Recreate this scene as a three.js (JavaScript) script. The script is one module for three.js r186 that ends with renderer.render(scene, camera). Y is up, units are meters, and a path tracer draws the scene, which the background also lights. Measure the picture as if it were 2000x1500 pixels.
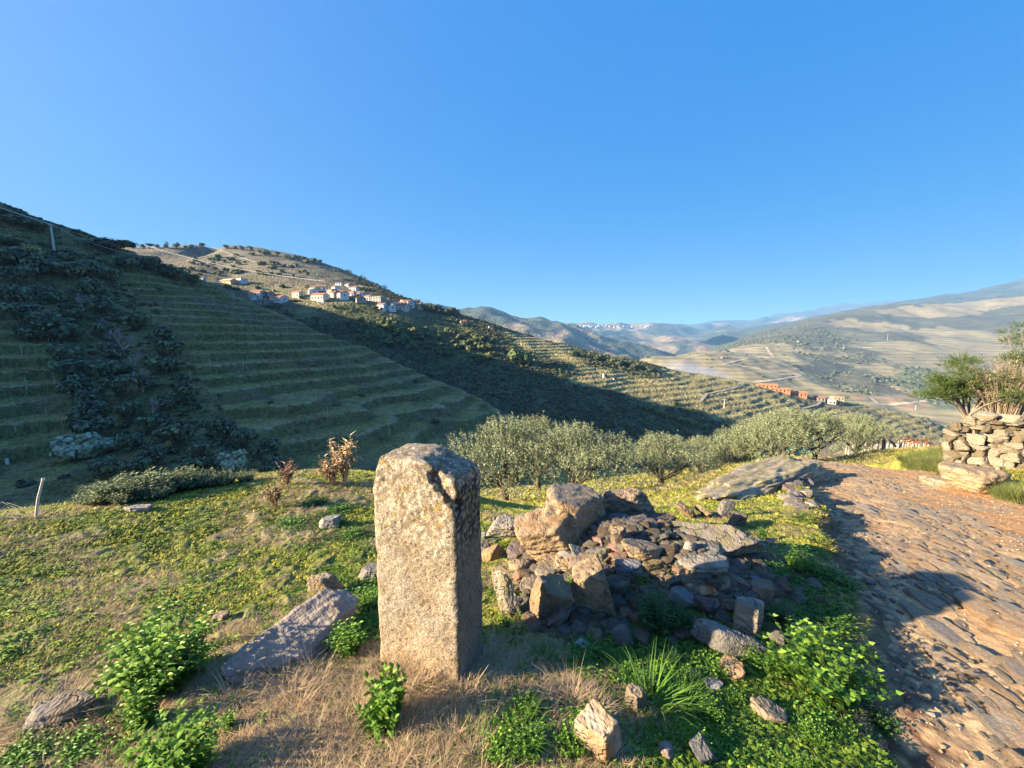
import * as THREE from 'three';
import { mergeVertices } from 'three/addons/utils/BufferGeometryUtils.js';
import { createNoise2D, createNoise3D } from 'simplex-noise';

// ---------- camera, sky, sun, exposure ----------
const EYE = 1.55, PITCH = 7 * Math.PI / 180, F = 760, CP = Math.cos(PITCH), SP = Math.sin(PITCH);
const EXPOSURE = 4.9;
const SUN_EL = 18.2 * Math.PI / 180, SUN_AZ = 103.5 * Math.PI / 180;      // azimuth to the left of the view direction
const sunDir = new THREE.Vector3(-Math.sin(SUN_AZ) * Math.cos(SUN_EL), Math.sin(SUN_EL), -Math.cos(SUN_AZ) * Math.cos(SUN_EL));
const scene = new THREE.Scene();
const camera = new THREE.PerspectiveCamera(2 * Math.atan(750 / F) * 180 / Math.PI, 4 / 3, 0.05, 40000);
camera.position.set(0, EYE, 0);
camera.rotation.set(-PITCH, 0, 0);
scene.add(camera);
const renderer = new THREE.WebGLRenderer({ antialias: true });
renderer.setSize(1024, 768);
renderer.toneMapping = THREE.LinearToneMapping;
renderer.toneMappingExposure = EXPOSURE;
renderer.shadowMap.enabled = true;
const sun = new THREE.DirectionalLight(new THREE.Color(1.0, 0.82, 0.56), 5);
sun.name = 'sun';
sun.position.copy(sunDir).multiplyScalar(900);
sun.castShadow = true; sun.shadow.mapSize.set(4096, 4096); sun.shadow.radius = 1;
Object.assign(sun.shadow.camera, { left: -700, right: 700, top: 700, bottom: -700, near: 10, far: 2500 });
scene.add(sun); scene.add(sun.target);
{
  const W = 1024, Hh = 512, d = new Float32Array(W * Hh * 4);
  for (let r = 0; r < Hh; r++) {
    const el = ((r + 0.5) / Hh - 0.5) * Math.PI;
    for (let c = 0; c < W; c++) {
      const az = ((c + 0.5) / W - 0.5) * 2 * Math.PI;
      const x = Math.cos(az) * Math.cos(el), z = Math.sin(az) * Math.cos(el), y = Math.sin(el);
      const g = Math.acos(Math.min(1, x * sunDir.x + y * sunDir.y + z * sunDir.z)) * 180 / Math.PI;
      const e = Math.max(0, el * 180 / Math.PI);
      const k = Math.exp(-e / 15) , k2 = Math.exp(-e / 4.5);
      const glow = 1.0 * Math.exp(-g / 28) + 0.3 * Math.exp(-g / 9), hor = 0.6 + 0.4 * Math.exp(-g / 60);
      const col = [
        0.0 + 0.11 * k * hor + 0.25 * k2 + glow * 1.0,
        0.225 + 0.38 * k * hor + 0.14 * k2 + glow * 0.95,
        0.77 + 0.26 * k * hor + 0.04 * k2 + glow * 1.0];
      const dark = el < 0 ? Math.max(0.25, 1 + el * 3) : 1;
      for (let i = 0; i < 3; i++) d[(r * W + c) * 4 + i] = col[i] * dark / EXPOSURE;
      d[(r * W + c) * 4 + 3] = 1;
    }
  }
  const t = new THREE.DataTexture(d, W, Hh, THREE.RGBAFormat, THREE.FloatType);
  t.mapping = THREE.EquirectangularReflectionMapping; t.magFilter = THREE.LinearFilter; t.needsUpdate = true;
  scene.background = t; scene.environment = t;
}
scene.fog = new THREE.FogExp2(new THREE.Color(0.25, 0.55, 1.0), 0.000105);

// ---------- helpers ----------
const rngOf = (s) => () => { s = (s + 0x6d2b79f5) | 0; let t = Math.imul(s ^ (s >>> 15), 1 | s); t = (t + Math.imul(t ^ (t >>> 7), 61 | t)) ^ t; return ((t ^ (t >>> 14)) >>> 0) / 4294967296; };
const n2 = createNoise2D(rngOf(11)), n3 = createNoise3D(rngOf(12));
const fbm = (x, y, o = 4) => { let s = 0, a = 1, t = 0; for (let i = 0; i < o; i++) { s += a * n2(x, y); t += a; a *= 0.5; x = x * 2.03 + 7.1; y = y * 2.03 - 3.7; } return s / t; };
const clamp = (x, a = 0, b = 1) => Math.min(b, Math.max(a, x)), lerp = (a, b, t) => a + (b - a) * t;
const sst = (a, b, x) => { const t = clamp((x - a) / (b - a)); return t * t * (3 - 2 * t); };
const mix3 = (a, b, t) => [lerp(a[0], b[0], t), lerp(a[1], b[1], t), lerp(a[2], b[2], t)];
const V = (x, y, z) => new THREE.Vector3(x, y, z);
// a photo pixel's ray: [x, up, 1] per metre forward
const ray = (px, py) => { const dx = (px - 1000) / F, dy = (750 - py) / F, f = CP + dy * SP; return [dx / f, (dy * CP - SP) / f, 1 / f]; };
const P = (px, py, f) => { const r = ray(px, py); return [r[0] * f, EYE + r[1] * f, f]; };      // [x, y, forward]
const pxSize = (px, py, f) => f * ray(px, py)[2] / F;                                            // metres per photo pixel there
const names = {};
const numbered = (n) => { const k = names[n] = (names[n] ?? -1) + 1; return k ? n + '_' + String(k).padStart(3, '0') : n; };
function tag(o, label, category, group, kind) {
  if (label) o.userData.label = label; if (category) o.userData.category = category;
  if (group) o.userData.group = group; if (kind) o.userData.kind = kind; return o;
}
function top(o, name) { o.name = numbered(name); scene.add(o); return o; }
const shadows = (o) => { o.castShadow = o.receiveShadow = true; return o; };
function thing(name, label, category, pos, group, turn = 0) {
  const g = top(new THREE.Group(), name); g.position.set(...pos); g.rotation.y = turn; return tag(g, label, category, group);
}
function part(name, geo, mat, parent, label) { const m = shadows(new THREE.Mesh(geo, mat)); m.name = name; parent.add(m); if (label) m.userData.label = label; return m; }
function solo(name, geo, mat, label, category, group, kind) { const m = shadows(new THREE.Mesh(geo, mat)); top(m, name); return tag(m, label, category, group, kind); }

class MB {                                   // collects triangles with colours and metre uvs into one geometry
  constructor() { this.p = []; this.n = []; this.u = []; this.c = []; this.i = []; }
  v(p, n, u, c) { this.p.push(p[0], p[1], p[2]); this.n.push(n[0], n[1], n[2]); this.u.push(u[0], u[1]); this.c.push(c[0], c[1], c[2]); return this.p.length / 3 - 1; }
  quad(a, b, c, d, col, uv) {
    const e = [b[0] - a[0], b[1] - a[1], b[2] - a[2]], f = [d[0] - a[0], d[1] - a[1], d[2] - a[2]];
    let n = [e[1] * f[2] - e[2] * f[1], e[2] * f[0] - e[0] * f[2], e[0] * f[1] - e[1] * f[0]]; const l = Math.hypot(...n) || 1; n = n.map((x) => x / l);
    const w = Math.hypot(...e), h = Math.hypot(...f), us = uv ?? [[0, 0], [w, 0], [w, h], [0, h]];
    const k = [a, b, c, d].map((q, j) => this.v(q, n, us[j], col)); this.i.push(k[0], k[1], k[2], k[0], k[2], k[3]);
  }
  tri(a, b, c, col) {
    const e = [b[0] - a[0], b[1] - a[1], b[2] - a[2]], f = [c[0] - a[0], c[1] - a[1], c[2] - a[2]];
    let n = [e[1] * f[2] - e[2] * f[1], e[2] * f[0] - e[0] * f[2], e[0] * f[1] - e[1] * f[0]]; const l = Math.hypot(...n) || 1; n = n.map((x) => x / l);
    const k = [a, b, c].map((q) => this.v(q, n, [q[0], q[2]], col)); this.i.push(...k);
  }
  box(x0, y0, z0, x1, y1, z1, col = [1, 1, 1]) {
    const q = (...k) => this.quad(...k.map(([a, b, c]) => [a ? x1 : x0, b ? y1 : y0, c ? z1 : z0]), col);
    q([0, 0, 1], [1, 0, 1], [1, 1, 1], [0, 1, 1]); q([1, 0, 0], [0, 0, 0], [0, 1, 0], [1, 1, 0]); q([1, 0, 1], [1, 0, 0], [1, 1, 0], [1, 1, 1]);
    q([0, 0, 0], [0, 0, 1], [0, 1, 1], [0, 1, 0]); q([0, 1, 1], [1, 1, 1], [1, 1, 0], [0, 1, 0]); q([0, 0, 0], [1, 0, 0], [1, 0, 1], [0, 0, 1]);
  }
  tube(pts, r0, r1, sides = 6, col = [1, 1, 1]) {       // pts: arrays; radius goes from r0 to r1
    const N = pts.length, base = this.p.length / 3;
    for (let k = 0; k < N; k++) {
      const a = pts[Math.max(0, k - 1)], b = pts[Math.min(N - 1, k + 1)]; const t = V(b[0] - a[0], b[1] - a[1], b[2] - a[2]).normalize();
      const s = V(0, 0, 1).cross(t); if (s.lengthSq() < 0.01) s.set(1, 0, 0).cross(t); s.normalize(); const w = t.clone().cross(s), r = lerp(r0, r1, k / (N - 1));
      for (let j = 0; j < sides; j++) {
        const q = j / sides * 2 * Math.PI, n = [0, 1, 2].map((i) => s.getComponent(i) * Math.cos(q) + w.getComponent(i) * Math.sin(q));
        this.v(pts[k].map((x, i) => x + n[i] * r), n, [j / sides * 6.28 * r0, k * 0.1], col);
      }
    }
    for (let k = 0; k < N - 1; k++) for (let j = 0; j < sides; j++) { const a = base + k * sides + j, b = base + k * sides + (j + 1) % sides; this.i.push(a, b, b + sides, a, b + sides, a + sides); }
  }
  leaf(p, dir, nor, len, wid, col, bend = 0.2) {          // a pointed leaf of four triangles with a fold along its rib
    const d = dir.clone().normalize(), s = d.clone().cross(nor).normalize(), n = s.clone().cross(d).normalize();
    const at = (a, b, c) => [p[0] + d.x * a + s.x * b + n.x * c, p[1] + d.y * a + s.y * b + n.y * c, p[2] + d.z * a + s.z * b + n.z * c];
    const N = [n.x, n.y, n.z], NL = [n.x - s.x * 0.35, n.y - s.y * 0.35, n.z - s.z * 0.35], NR = [n.x + s.x * 0.35, n.y + s.y * 0.35, n.z + s.z * 0.35];
    const b0 = this.v(at(0, 0, 0), N, [0, 0], col), m = this.v(at(len * 0.5, 0, -bend * wid * 0.3), N, [0, 0], col), e = this.v(at(len, 0, -bend * len * 0.5), N, [0, 0], col);
    const l = this.v(at(len * 0.42, -wid / 2, bend * wid * 0.4), NL, [0, 0], col), r = this.v(at(len * 0.42, wid / 2, bend * wid * 0.4), NR, [0, 0], col);
    this.i.push(b0, m, l, l, m, e, b0, r, m, m, r, e);
  }
  blade(p, dir, len, wid, droop, col, seg = 3) {          // a grass blade that bends over
    const out = V(dir.x, 0, dir.z); if (out.lengthSq() < 1e-6) out.set(1, 0, 0); out.normalize(); const s = V(-out.z, 0, out.x); let d = dir.clone().normalize(), q = V(...p), prev = null;
    for (let k = 0; k <= seg; k++) {
      const w = wid * (1 - k / seg) * 0.5 + 0.0002, n = s.clone().cross(d).normalize(), N = [n.x, n.y, n.z];
      const a = this.v([q.x - s.x * w, q.y, q.z - s.z * w], N, [0, 0], col), b = this.v([q.x + s.x * w, q.y, q.z + s.z * w], N, [0, 0], col);
      if (prev) this.i.push(prev[0], prev[1], b, prev[0], b, a);
      prev = [a, b]; q = q.clone().addScaledVector(d, len / seg); d = d.clone().addScaledVector(out, droop / seg).addScaledVector(V(0, -1, 0), droop * 0.9 / seg).normalize();
    }
  }
  geo() {
    const g = new THREE.BufferGeometry();
    g.setAttribute('position', new THREE.Float32BufferAttribute(this.p, 3)); g.setAttribute('normal', new THREE.Float32BufferAttribute(this.n, 3));
    g.setAttribute('uv', new THREE.Float32BufferAttribute(this.u, 2)); g.setAttribute('color', new THREE.Float32BufferAttribute(this.c, 3));
    g.setIndex(this.i.length > 65000 || this.p.length > 190000 ? new THREE.Uint32BufferAttribute(this.i, 1) : new THREE.Uint16BufferAttribute(this.i, 1)); return g;
  }
  build(name, mat, parent, label) { return part(name, this.geo(), mat, parent, label); }
}

// ---------- procedural textures (all tile) ----------
const hashN = (x, y, s) => { let h = Math.imul(x, 374761393) + Math.imul(y, 668265263) + Math.imul(s, 1274126177) | 0; h = Math.imul(h ^ (h >>> 13), 1274126177); return ((h ^ (h >>> 16)) >>> 0) / 4294967296; };
const tnoise = (x, y, px, py, s) => {                    // value noise repeating after px, py cells
  const x0 = Math.floor(x), y0 = Math.floor(y), fx = x - x0, fy = y - y0, u = fx * fx * (3 - 2 * fx), v = fy * fy * (3 - 2 * fy), m = (a, p) => ((a % p) + p) % p;
  const h = (i, j) => hashN(m(x0 + i, px), m(y0 + j, py), s);
  return lerp(lerp(h(0, 0), h(1, 0), u), lerp(h(0, 1), h(1, 1), u), v);
};
const tfbm = (u, v, fx, fy, o, s) => { let r = 0, a = 1, t = 0; for (let k = 0; k < o; k++) { r += a * tnoise(u * fx, v * fy, fx, fy, s + k); t += a; a *= 0.55; fx *= 2; fy *= 2; } return r / t; };
const cellN = (u, v, n, s) => {                           // [distance to nearest seed, its random number]
  const x = u * n, y = v * n, x0 = Math.floor(x), y0 = Math.floor(y); let best = 9, id = 0;
  for (let j = -1; j <= 1; j++) for (let i = -1; i <= 1; i++) {
    const a = ((x0 + i) % n + n) % n, b = ((y0 + j) % n + n) % n, dx = x0 + i + hashN(a, b, s) - x, dy = y0 + j + hashN(a, b, s + 1) - y, d = dx * dx + dy * dy;
    if (d < best) { best = d; id = hashN(a, b, s + 2); }
  }
  return [Math.sqrt(best), id];
};
function tex(size, fn, srgb = true) {
  const d = new Uint8Array(size * size * 4), enc = (x) => { x = clamp(x); return Math.round(255 * (srgb ? (x <= 0.0031308 ? 12.92 * x : 1.055 * Math.pow(x, 1 / 2.4) - 0.055) : x)); };
  for (let j = 0; j < size; j++) for (let i = 0; i < size; i++) { const c = fn((i + 0.5) / size, (j + 0.5) / size), k = (j * size + i) * 4; d[k] = enc(c[0]); d[k + 1] = enc(c[1]); d[k + 2] = enc(c[2]); d[k + 3] = 255; }
  const t = new THREE.DataTexture(d, size, size, THREE.RGBAFormat); t.wrapS = t.wrapT = THREE.RepeatWrapping; t.magFilter = THREE.LinearFilter; t.minFilter = THREE.LinearMipmapLinearFilter; t.generateMipmaps = true;
  if (srgb) t.colorSpace = THREE.SRGBColorSpace; t.needsUpdate = true; return t;
}
const grey = (x) => [x, x, x];
const rep = (t, x, y = x) => { const c = t.clone(); c.repeat.set(x, y); c.needsUpdate = true; return c; };
const T = {
  grain: tex(512, (u, v) => grey(0.35 + 0.75 * tfbm(u, v, 12, 12, 5, 3) * (0.6 + 0.8 * tnoise(u * 256, v * 256, 256, 256, 9)))),
  grainB: tex(512, (u, v) => grey(tfbm(u, v, 12, 12, 6, 3)), false),
  granite: tex(1024, (u, v) => {
    const [d, id] = cellN(u, v, 130, 21), [, id2] = cellN(u, v, 46, 25); let c = id < 0.18 ? [0.42, 0.36, 0.29] : id < 0.5 ? [0.78, 0.7, 0.58] : id < 0.8 ? [1, 0.92, 0.8] : [0.7, 0.6, 0.46];
    if (id2 > 0.965) c = mix3(c, [0.28, 0.22, 0.16], 0.8);
    const k = (0.75 + 0.5 * tfbm(u, v, 5, 5, 5, 28)) * (1 - 0.25 * sst(0.5, 0.8, d)); return [c[0] * k, c[1] * k, c[2] * k];
  }),
  graniteB: tex(1024, (u, v) => { const [d, id] = cellN(u, v, 130, 21); return grey(0.55 * id * (1 - 0.5 * d) + 0.45 * tfbm(u, v, 16, 16, 4, 31)); }, false),
  slate: tex(1024, (u, v) => {
    const s = tfbm(u + 0.05 * tnoise(u * 6, v * 6, 6, 6, 5), v, 4, 40, 4, 41), b = tfbm(u, v, 5, 5, 5, 44), [d, id] = cellN(u, v, 22, 47);
    let k = 0.62 + 0.5 * s * (0.5 + b), c = [k, k * (0.93 + 0.1 * b), k * (0.84 + 0.22 * (1 - b))];
    const li = sst(0.42, 0.3, d + 0.25 * (tnoise(u * 120, v * 120, 120, 120, 50) - 0.5)); if (id > 0.7) c = mix3(c, id > 0.87 ? [0.75, 0.66, 0.3] : [1.15, 1.15, 1.05], li * 0.6 * sst(0.45, 0.6, b));
    const r = sst(0.56, 0.7, tfbm(u, v, 3, 3, 4, 53)); return mix3(c, [c[0] * 1.15, c[1] * 0.9, c[2] * 0.65], r * 0.3);
  }),
  slateB: tex(1024, (u, v) => grey(0.5 * tfbm(u + 0.05 * tnoise(u * 6, v * 6, 6, 6, 5), v, 4, 40, 4, 41) + 0.5 * tfbm(u, v, 24, 24, 4, 55)), false),
  stone: tex(1024, (u, v) => {
    const b = tfbm(u, v, 5, 5, 6, 91), [d, id] = cellN(u, v, 30, 93), cr = Math.abs(tfbm(u, v, 4, 7, 4, 97) - 0.5), k = (0.55 + 0.85 * tfbm(u, v, 18, 18, 4, 99)) * (0.6 + 0.4 * sst(0, 0.02, cr)); let c = [k, k * (0.94 + 0.1 * b), k * (0.86 + 0.18 * b)];
    const li = sst(0.4, 0.28, d + 0.3 * (tnoise(u * 140, v * 140, 140, 140, 50) - 0.5)); if (id > 0.72) c = mix3(c, id > 0.9 ? [0.8, 0.7, 0.35] : [1.2, 1.18, 1.08], li * 0.55 * sst(0.4, 0.6, b)); return c;
  }),
  stoneB: tex(1024, (u, v) => grey(0.5 * tfbm(u, v, 8, 8, 5, 99) + 0.35 * sst(0, 0.03, Math.abs(tfbm(u, v, 4, 7, 4, 97) - 0.5)) + 0.25 * tfbm(u, v, 60, 60, 3, 55)), false),
  scrub: tex(512, (u, v) => { const [d, id] = cellN(u, v, 40, 61), k = (0.45 + 0.7 * id) * (1.15 - 0.5 * d) * (0.6 + 0.8 * tfbm(u, v, 6, 6, 4, 63)); return [k, k, k * 0.95]; }),
  scrubB: tex(512, (u, v) => { const [d, id] = cellN(u, v, 40, 61); return grey(id * (1 - 0.8 * d)); }, false),
  rows: tex(512, (u, v) => {                             // rows of vines with strips of soil between; v runs up the slope
    const w = v * 8 + 0.25 * (tfbm(u, v, 5, 3, 3, 71) - 0.5), r = w - Math.floor(w), k = 0.72 + 0.5 * tfbm(u, v, 30, 20, 4, 75), row = sst(0.3, 0.42, r) * sst(0.8, 0.66, r) * (0.35 + 0.9 * tnoise(u * 90, v * 8, 90, 8, 78));
    return mix3([1.1 * k, 1.04 * k, 0.92 * k], [0.45 * k, 0.55 * k, 0.38 * k], clamp(row) * 0.75);
  }),
  bark: tex(256, (u, v) => grey(0.4 + 0.8 * tfbm(u, v, 24, 6, 4, 81))),
};
const mat = (o) => new THREE.MeshStandardMaterial({ roughness: 0.92, metalness: 0, side: THREE.DoubleSide, ...o });
const M = {
  ground: mat({ vertexColors: true, map: rep(T.grain, 2.2), bumpMap: rep(T.grainB, 2.2), bumpScale: 0.012 }),
  road: mat({ vertexColors: true, map: rep(T.grain, 2.6), bumpMap: rep(T.grainB, 3.1), bumpScale: 0.006 }),
  granite: mat({ color: new THREE.Color(0.56, 0.565, 0.58), vertexColors: true, map: rep(T.granite, 1.7), bumpMap: rep(T.graniteB, 1.7), bumpScale: 0.004, roughness: 0.85 }),
  rock: mat({ color: new THREE.Color(0.64, 0.62, 0.59), vertexColors: true, map: rep(T.slate, 2.2), bumpMap: rep(T.slateB, 2.2), bumpScale: 0.02, roughness: 0.82 }),
  rock2: mat({ color: new THREE.Color(0.66, 0.63, 0.6), vertexColors: true, map: rep(T.stone, 1.6), bumpMap: rep(T.stoneB, 1.6), bumpScale: 0.025, roughness: 0.85 }),
  wallStone: mat({ color: new THREE.Color(0.7, 0.69, 0.68), vertexColors: true, map: rep(T.slate, 1.6), bumpMap: rep(T.slateB, 1.6), bumpScale: 0.03 }),
  hillNear: mat({ vertexColors: true, map: rep(T.scrub, 1 / 14), bumpMap: rep(T.scrubB, 1 / 14), bumpScale: 0.35, roughness: 1 }),
  hillMid: mat({ vertexColors: true, map: rep(T.scrub, 1 / 60), bumpMap: rep(T.scrubB, 1 / 60), bumpScale: 1.2, roughness: 1 }),
  hillRows: mat({ vertexColors: true, map: rep(T.rows, 1 / 110, 1 / 64), roughness: 1 }),
  hillFar: mat({ vertexColors: true, map: rep(T.scrub, 1 / 400), bumpMap: rep(T.scrubB, 1 / 400), bumpScale: 5, roughness: 1 }),
  leaf: new THREE.MeshPhysicalMaterial({ vertexColors: true, roughness: 0.75, side: THREE.DoubleSide, transmission: 0.3, thickness: 0, specularIntensity: 0.3 }),
  leafFar: mat({ vertexColors: true, roughness: 0.8 }),
  olive: mat({ vertexColors: true, roughness: 0.6 }),
  bark: mat({ vertexColors: true, map: rep(T.bark, 2), roughness: 0.95 }),
  grassDry: mat({ vertexColors: true, roughness: 0.75 }),
  plain: mat({ vertexColors: true, roughness: 0.9 }),
  paint: mat({ vertexColors: true, map: rep(T.grain, 0.25), roughness: 0.9 }),
  glass: mat({ color: new THREE.Color(0.03, 0.035, 0.04), roughness: 0.2 }),
};

// ---------- thin-plate surfaces through points that the photograph shows ----------
function tps(pts) {                                       // pts: [x, y, forward]; returns the height over x, forward
  const n = pts.length, N = n + 3, A = Array.from({ length: N }, () => new Float64Array(N + 1)), S = Math.max(...pts.map((p) => Math.hypot(p[0], p[2])));
  const q = pts.map((p) => [p[0] / S, p[2] / S]), U = (r2) => r2 < 1e-12 ? 0 : r2 * Math.log(r2);
  for (let i = 0; i < n; i++) {
    for (let j = 0; j < n; j++) A[i][j] = U((q[i][0] - q[j][0]) ** 2 + (q[i][1] - q[j][1]) ** 2);
    A[i][i] += 0.0004; A[i][n] = A[n][i] = 1; A[i][n + 1] = A[n + 1][i] = q[i][0]; A[i][n + 2] = A[n + 2][i] = q[i][1]; A[i][N] = pts[i][1];
  }
  for (let c = 0; c < N; c++) {
    let b = c; for (let r = c + 1; r < N; r++) if (Math.abs(A[r][c]) > Math.abs(A[b][c])) b = r;
    [A[c], A[b]] = [A[b], A[c]];
    for (let r = c + 1; r < N; r++) { const k = A[r][c] / A[c][c]; if (k) for (let j = c; j <= N; j++) A[r][j] -= k * A[c][j]; }
  }
  const w = new Float64Array(N);
  for (let r = N - 1; r >= 0; r--) { let s = A[r][N]; for (let j = r + 1; j < N; j++) s -= A[r][j] * w[j]; w[r] = s / A[r][r]; }
  return (x, f) => { x /= S; f /= S; let h = w[n] + w[n + 1] * x + w[n + 2] * f; for (let i = 0; i < n; i++) { const a = x - q[i][0], b = f - q[i][1], r = a * a + b * b; if (r > 1e-12) h += w[i] * r * Math.log(r); } return h; };
}
function bake(H, x0, x1, f0, f1, d) {                     // the same surface on a lattice, read back with Catmull-Rom (fast)
  const nx = Math.ceil((x1 - x0) / d) + 4, nf = Math.ceil((f1 - f0) / d) + 4, L = new Float32Array(nx * nf);
  for (let j = 0; j < nf; j++) for (let i = 0; i < nx; i++) L[j * nx + i] = H(x0 + (i - 1) * d, f0 + (j - 1) * d);
  const cr = (a, b, c, e, t) => b + 0.5 * t * (c - a + t * (2 * a - 5 * b + 4 * c - e + t * (3 * (b - c) + e - a)));
  return (x, f) => {
    const a = (x - x0) / d + 1, b = (f - f0) / d + 1, i = Math.floor(a), j = Math.floor(b); if (i < 1 || j < 1 || i > nx - 3 || j > nf - 3) return H(x, f);
    const u = a - i, r = (k) => { const o = (j + k) * nx + i; return cr(L[o - 1], L[o], L[o + 1], L[o + 2], u); };
    return cr(r(-1), r(0), r(1), r(2), b - j);
  };
}
function march(H, px, py, f0, f1, grow = 1.01) {          // where the pixel's ray meets the surface
  const r = ray(px, py); let a = f0;
  for (let f = f0; f < f1; f *= grow) {
    if (EYE + r[1] * f < H(r[0] * f, f)) { let lo = a, hi = f; for (let k = 0; k < 18; k++) { const m = (lo + hi) / 2; if (EYE + r[1] * m < H(r[0] * m, m)) hi = m; else lo = m; } return [r[0] * hi, H(r[0] * hi, hi), hi]; }
    a = f;
  }
  return null;
}
function grid(xs, fs, H, colour, uvOf) {                   // a heightfield over world x and forward distance
  const nx = xs.length, nf = fs.length, p = new Float32Array(nx * nf * 3), u = new Float32Array(nx * nf * 2), c = new Float32Array(nx * nf * 3), idx = new Uint32Array((nx - 1) * (nf - 1) * 6); let k = 0;
  for (let j = 0; j < nf; j++) for (let i = 0; i < nx; i++, k++) { p[k * 3] = xs[i]; p[k * 3 + 1] = H(xs[i], fs[j]); p[k * 3 + 2] = -fs[j]; }
  const g = new THREE.BufferGeometry(); g.setAttribute('position', new THREE.BufferAttribute(p, 3)); k = 0;
  for (let j = 0; j < nf - 1; j++) for (let i = 0; i < nx - 1; i++) { const a = j * nx + i; idx.set([a, a + 1, a + nx + 1, a, a + nx + 1, a + nx], k); k += 6; }
  g.setIndex(new THREE.BufferAttribute(idx, 1)); g.computeVertexNormals(); const N = g.attributes.normal.array;
  for (k = 0; k < nx * nf; k++) {
    const x = p[k * 3], y = p[k * 3 + 1], f = -p[k * 3 + 2], cc = colour(x, y, f, N[k * 3 + 1]); c.set(cc, k * 3);
    const q = uvOf ? uvOf(x, y, f) : [x, f]; u[k * 2] = q[0]; u[k * 2 + 1] = q[1];
  }
  g.setAttribute('uv', new THREE.BufferAttribute(u, 2)); g.setAttribute('color', new THREE.BufferAttribute(c, 3)); return g;
}
const steps = (...runs) => { const out = []; for (const [a, b, d] of runs) for (let x = a; x < b - 1e-6; x += d) out.push(x); out.push(runs[runs.length - 1][1]); return out; };
const terrace = (h, s, w) => { const t = h / s, k = Math.floor(t), r = t - k; return s * (k + (r < w ? r / w * 0.22 : 0.22 + 0.78 * sst(w, 1, r))); };

// ---------- the near ground and the road ----------
const nearT = tps([
  [0, 0, 0], [-3, 0.05, 0], [3, 0.1, 0], [0, 0.1, -6], [-8, 0.1, -6], [8, 0.6, -6], [-14, 0.0, -14], [14, 1.2, -14], [-12, -0.2, -2], [-30, -1, -20], [-30, -4, 0], [0, 0, -30], [30, 3, -30],
  [-0.33, 0, 1.65], [-2.6, 0.0, 1.9], P(40, 1400, 1.5), P(0, 1020, 4.2), P(150, 990, 4.6), P(300, 958, 5.2), P(520, 925, 6), P(700, 915, 6.2), P(850, 940, 5.4),
  P(300, 1100, 3.0), P(550, 1050, 3.4), P(980, 1015, 4.1), P(1100, 1210, 2.33), P(1000, 1300, 1.7), P(1150, 1035, 3.6), P(1500, 1110, 2.65), P(1450, 1010, 4.0), P(1400, 985, 5.0), P(1560, 960, 5.6),
  P(1540, 890, 8.6), P(1430, 935, 7), P(1600, 1340, 1.75), P(1300, 1450, 1.38), P(1320, 975, 5.2), P(1590, 893, 9.4),
  P(-250, 1000, 3.6),
  // over the edge: the olive terrace, then the slope to the valley
  P(985, 977, 13), P(1120, 968, 13.5), P(1300, 957, 17), P(1000, 955, 17), P(1250, 932, 23), P(1440, 925, 19), P(1540, 915, 21), P(1668, 888, 29), P(1760, 905, 21), P(1830, 880, 30),
  [-4, -3.4, 11], [-10, -3.2, 10], [-14, -11.5, 18], [-26, -13.5, 20], [-22, -16, 28], [-18, -9.5, 13], [-6, -7.5, 19], [-8, -17, 36], [10, -16, 45], [30, -20, 50], [-30, -12, 12], [45, -18, 45], [70, -22, 40], [-30, -18, 45], [-40, -17, 30], [-50, -20, 40], [-45, -15, 20], [-60, -22, 60], [-20, -21, 45], [0, -22, 62], [40, -26, 75], [-40, -3, 5],
  // the bank right of the road
  P(2000, 1005, 5.2), P(1850, 945, 7.4), P(1930, 950, 6.4), P(1990, 925, 7.2), P(1760, 908, 9.4), P(1850, 900, 10), P(1960, 845, 9.6), [14, -0.5, 9.5], [14, 0.2, 4], [18, -0.5, 9], [25, -4, 17], [16, -3.2, 16], [35, -8, 25], [8, -0.1, 2], [20, 1, 0], P(1850, 890, 13), [20, -5.5, 22],
  P(985, 1003, 5.5), P(985, 991, 8.5), P(1120, 984, 9), P(1250, 962, 12), P(1180, 1000, 5.5), [-1.6, -1.7, 7.6], [-4.5, -1.9, 7.8], [-6.6, -1.9, 7], [-8.2, -1.9, 5.6], P(1350, 985, 7.5), P(1480, 925, 12),
]);
const nearH0 = bake(nearT, -22, 22, -8, 40, 0.3);
const RU = [0.57, 0.822], RV = [0.822, -0.57], RL = [2.36, 2.45], RW = 2.5;
const roadST = (x, f) => { const a = x - RL[0], b = f - RL[1]; return [a * RU[0] + b * RU[1], a * RV[0] + b * RV[1]]; };
const roadBase = (s, t) => { const k = s < 0 ? -0.15 - 0.07 * s : -0.15 - 0.07 * s - 0.1 * (s - 0.6 * (1 - Math.exp(-s / 0.6))); return k + 0.035 * t - (s > 9.2 ? 0.12 * (s - 9.2) ** 2 : 0) - 0.04 * Math.sin(clamp(t / RW) * Math.PI) - 0.09 * sst(1.0, 0.05, t) * sst(9, 7, s); };
const roadEdge = (s) => 0.1 * n2(s * 0.9, 3.3) + 0.05 * n2(s * 3.1, 8.8);
const roadIn = (s, t) => Math.min(t - roadEdge(s), RW + roadEdge(s + 40) - t, s + 5, 12.5 - s);      // metres inside the road
const pileC = [0.8, 2.95];
const pile = (x, f) => 0.3 * Math.exp(-(((x - pileC[0]) / 0.62) ** 2) - ((f - pileC[1]) / 0.55) ** 2) + 0.13 * Math.exp(-(((x - 1.35) / 0.5) ** 2) - ((f - 2.6) / 0.45) ** 2);
function groundRaw(x, f) { return nearH0(x, f) + pile(x, f); }
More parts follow.
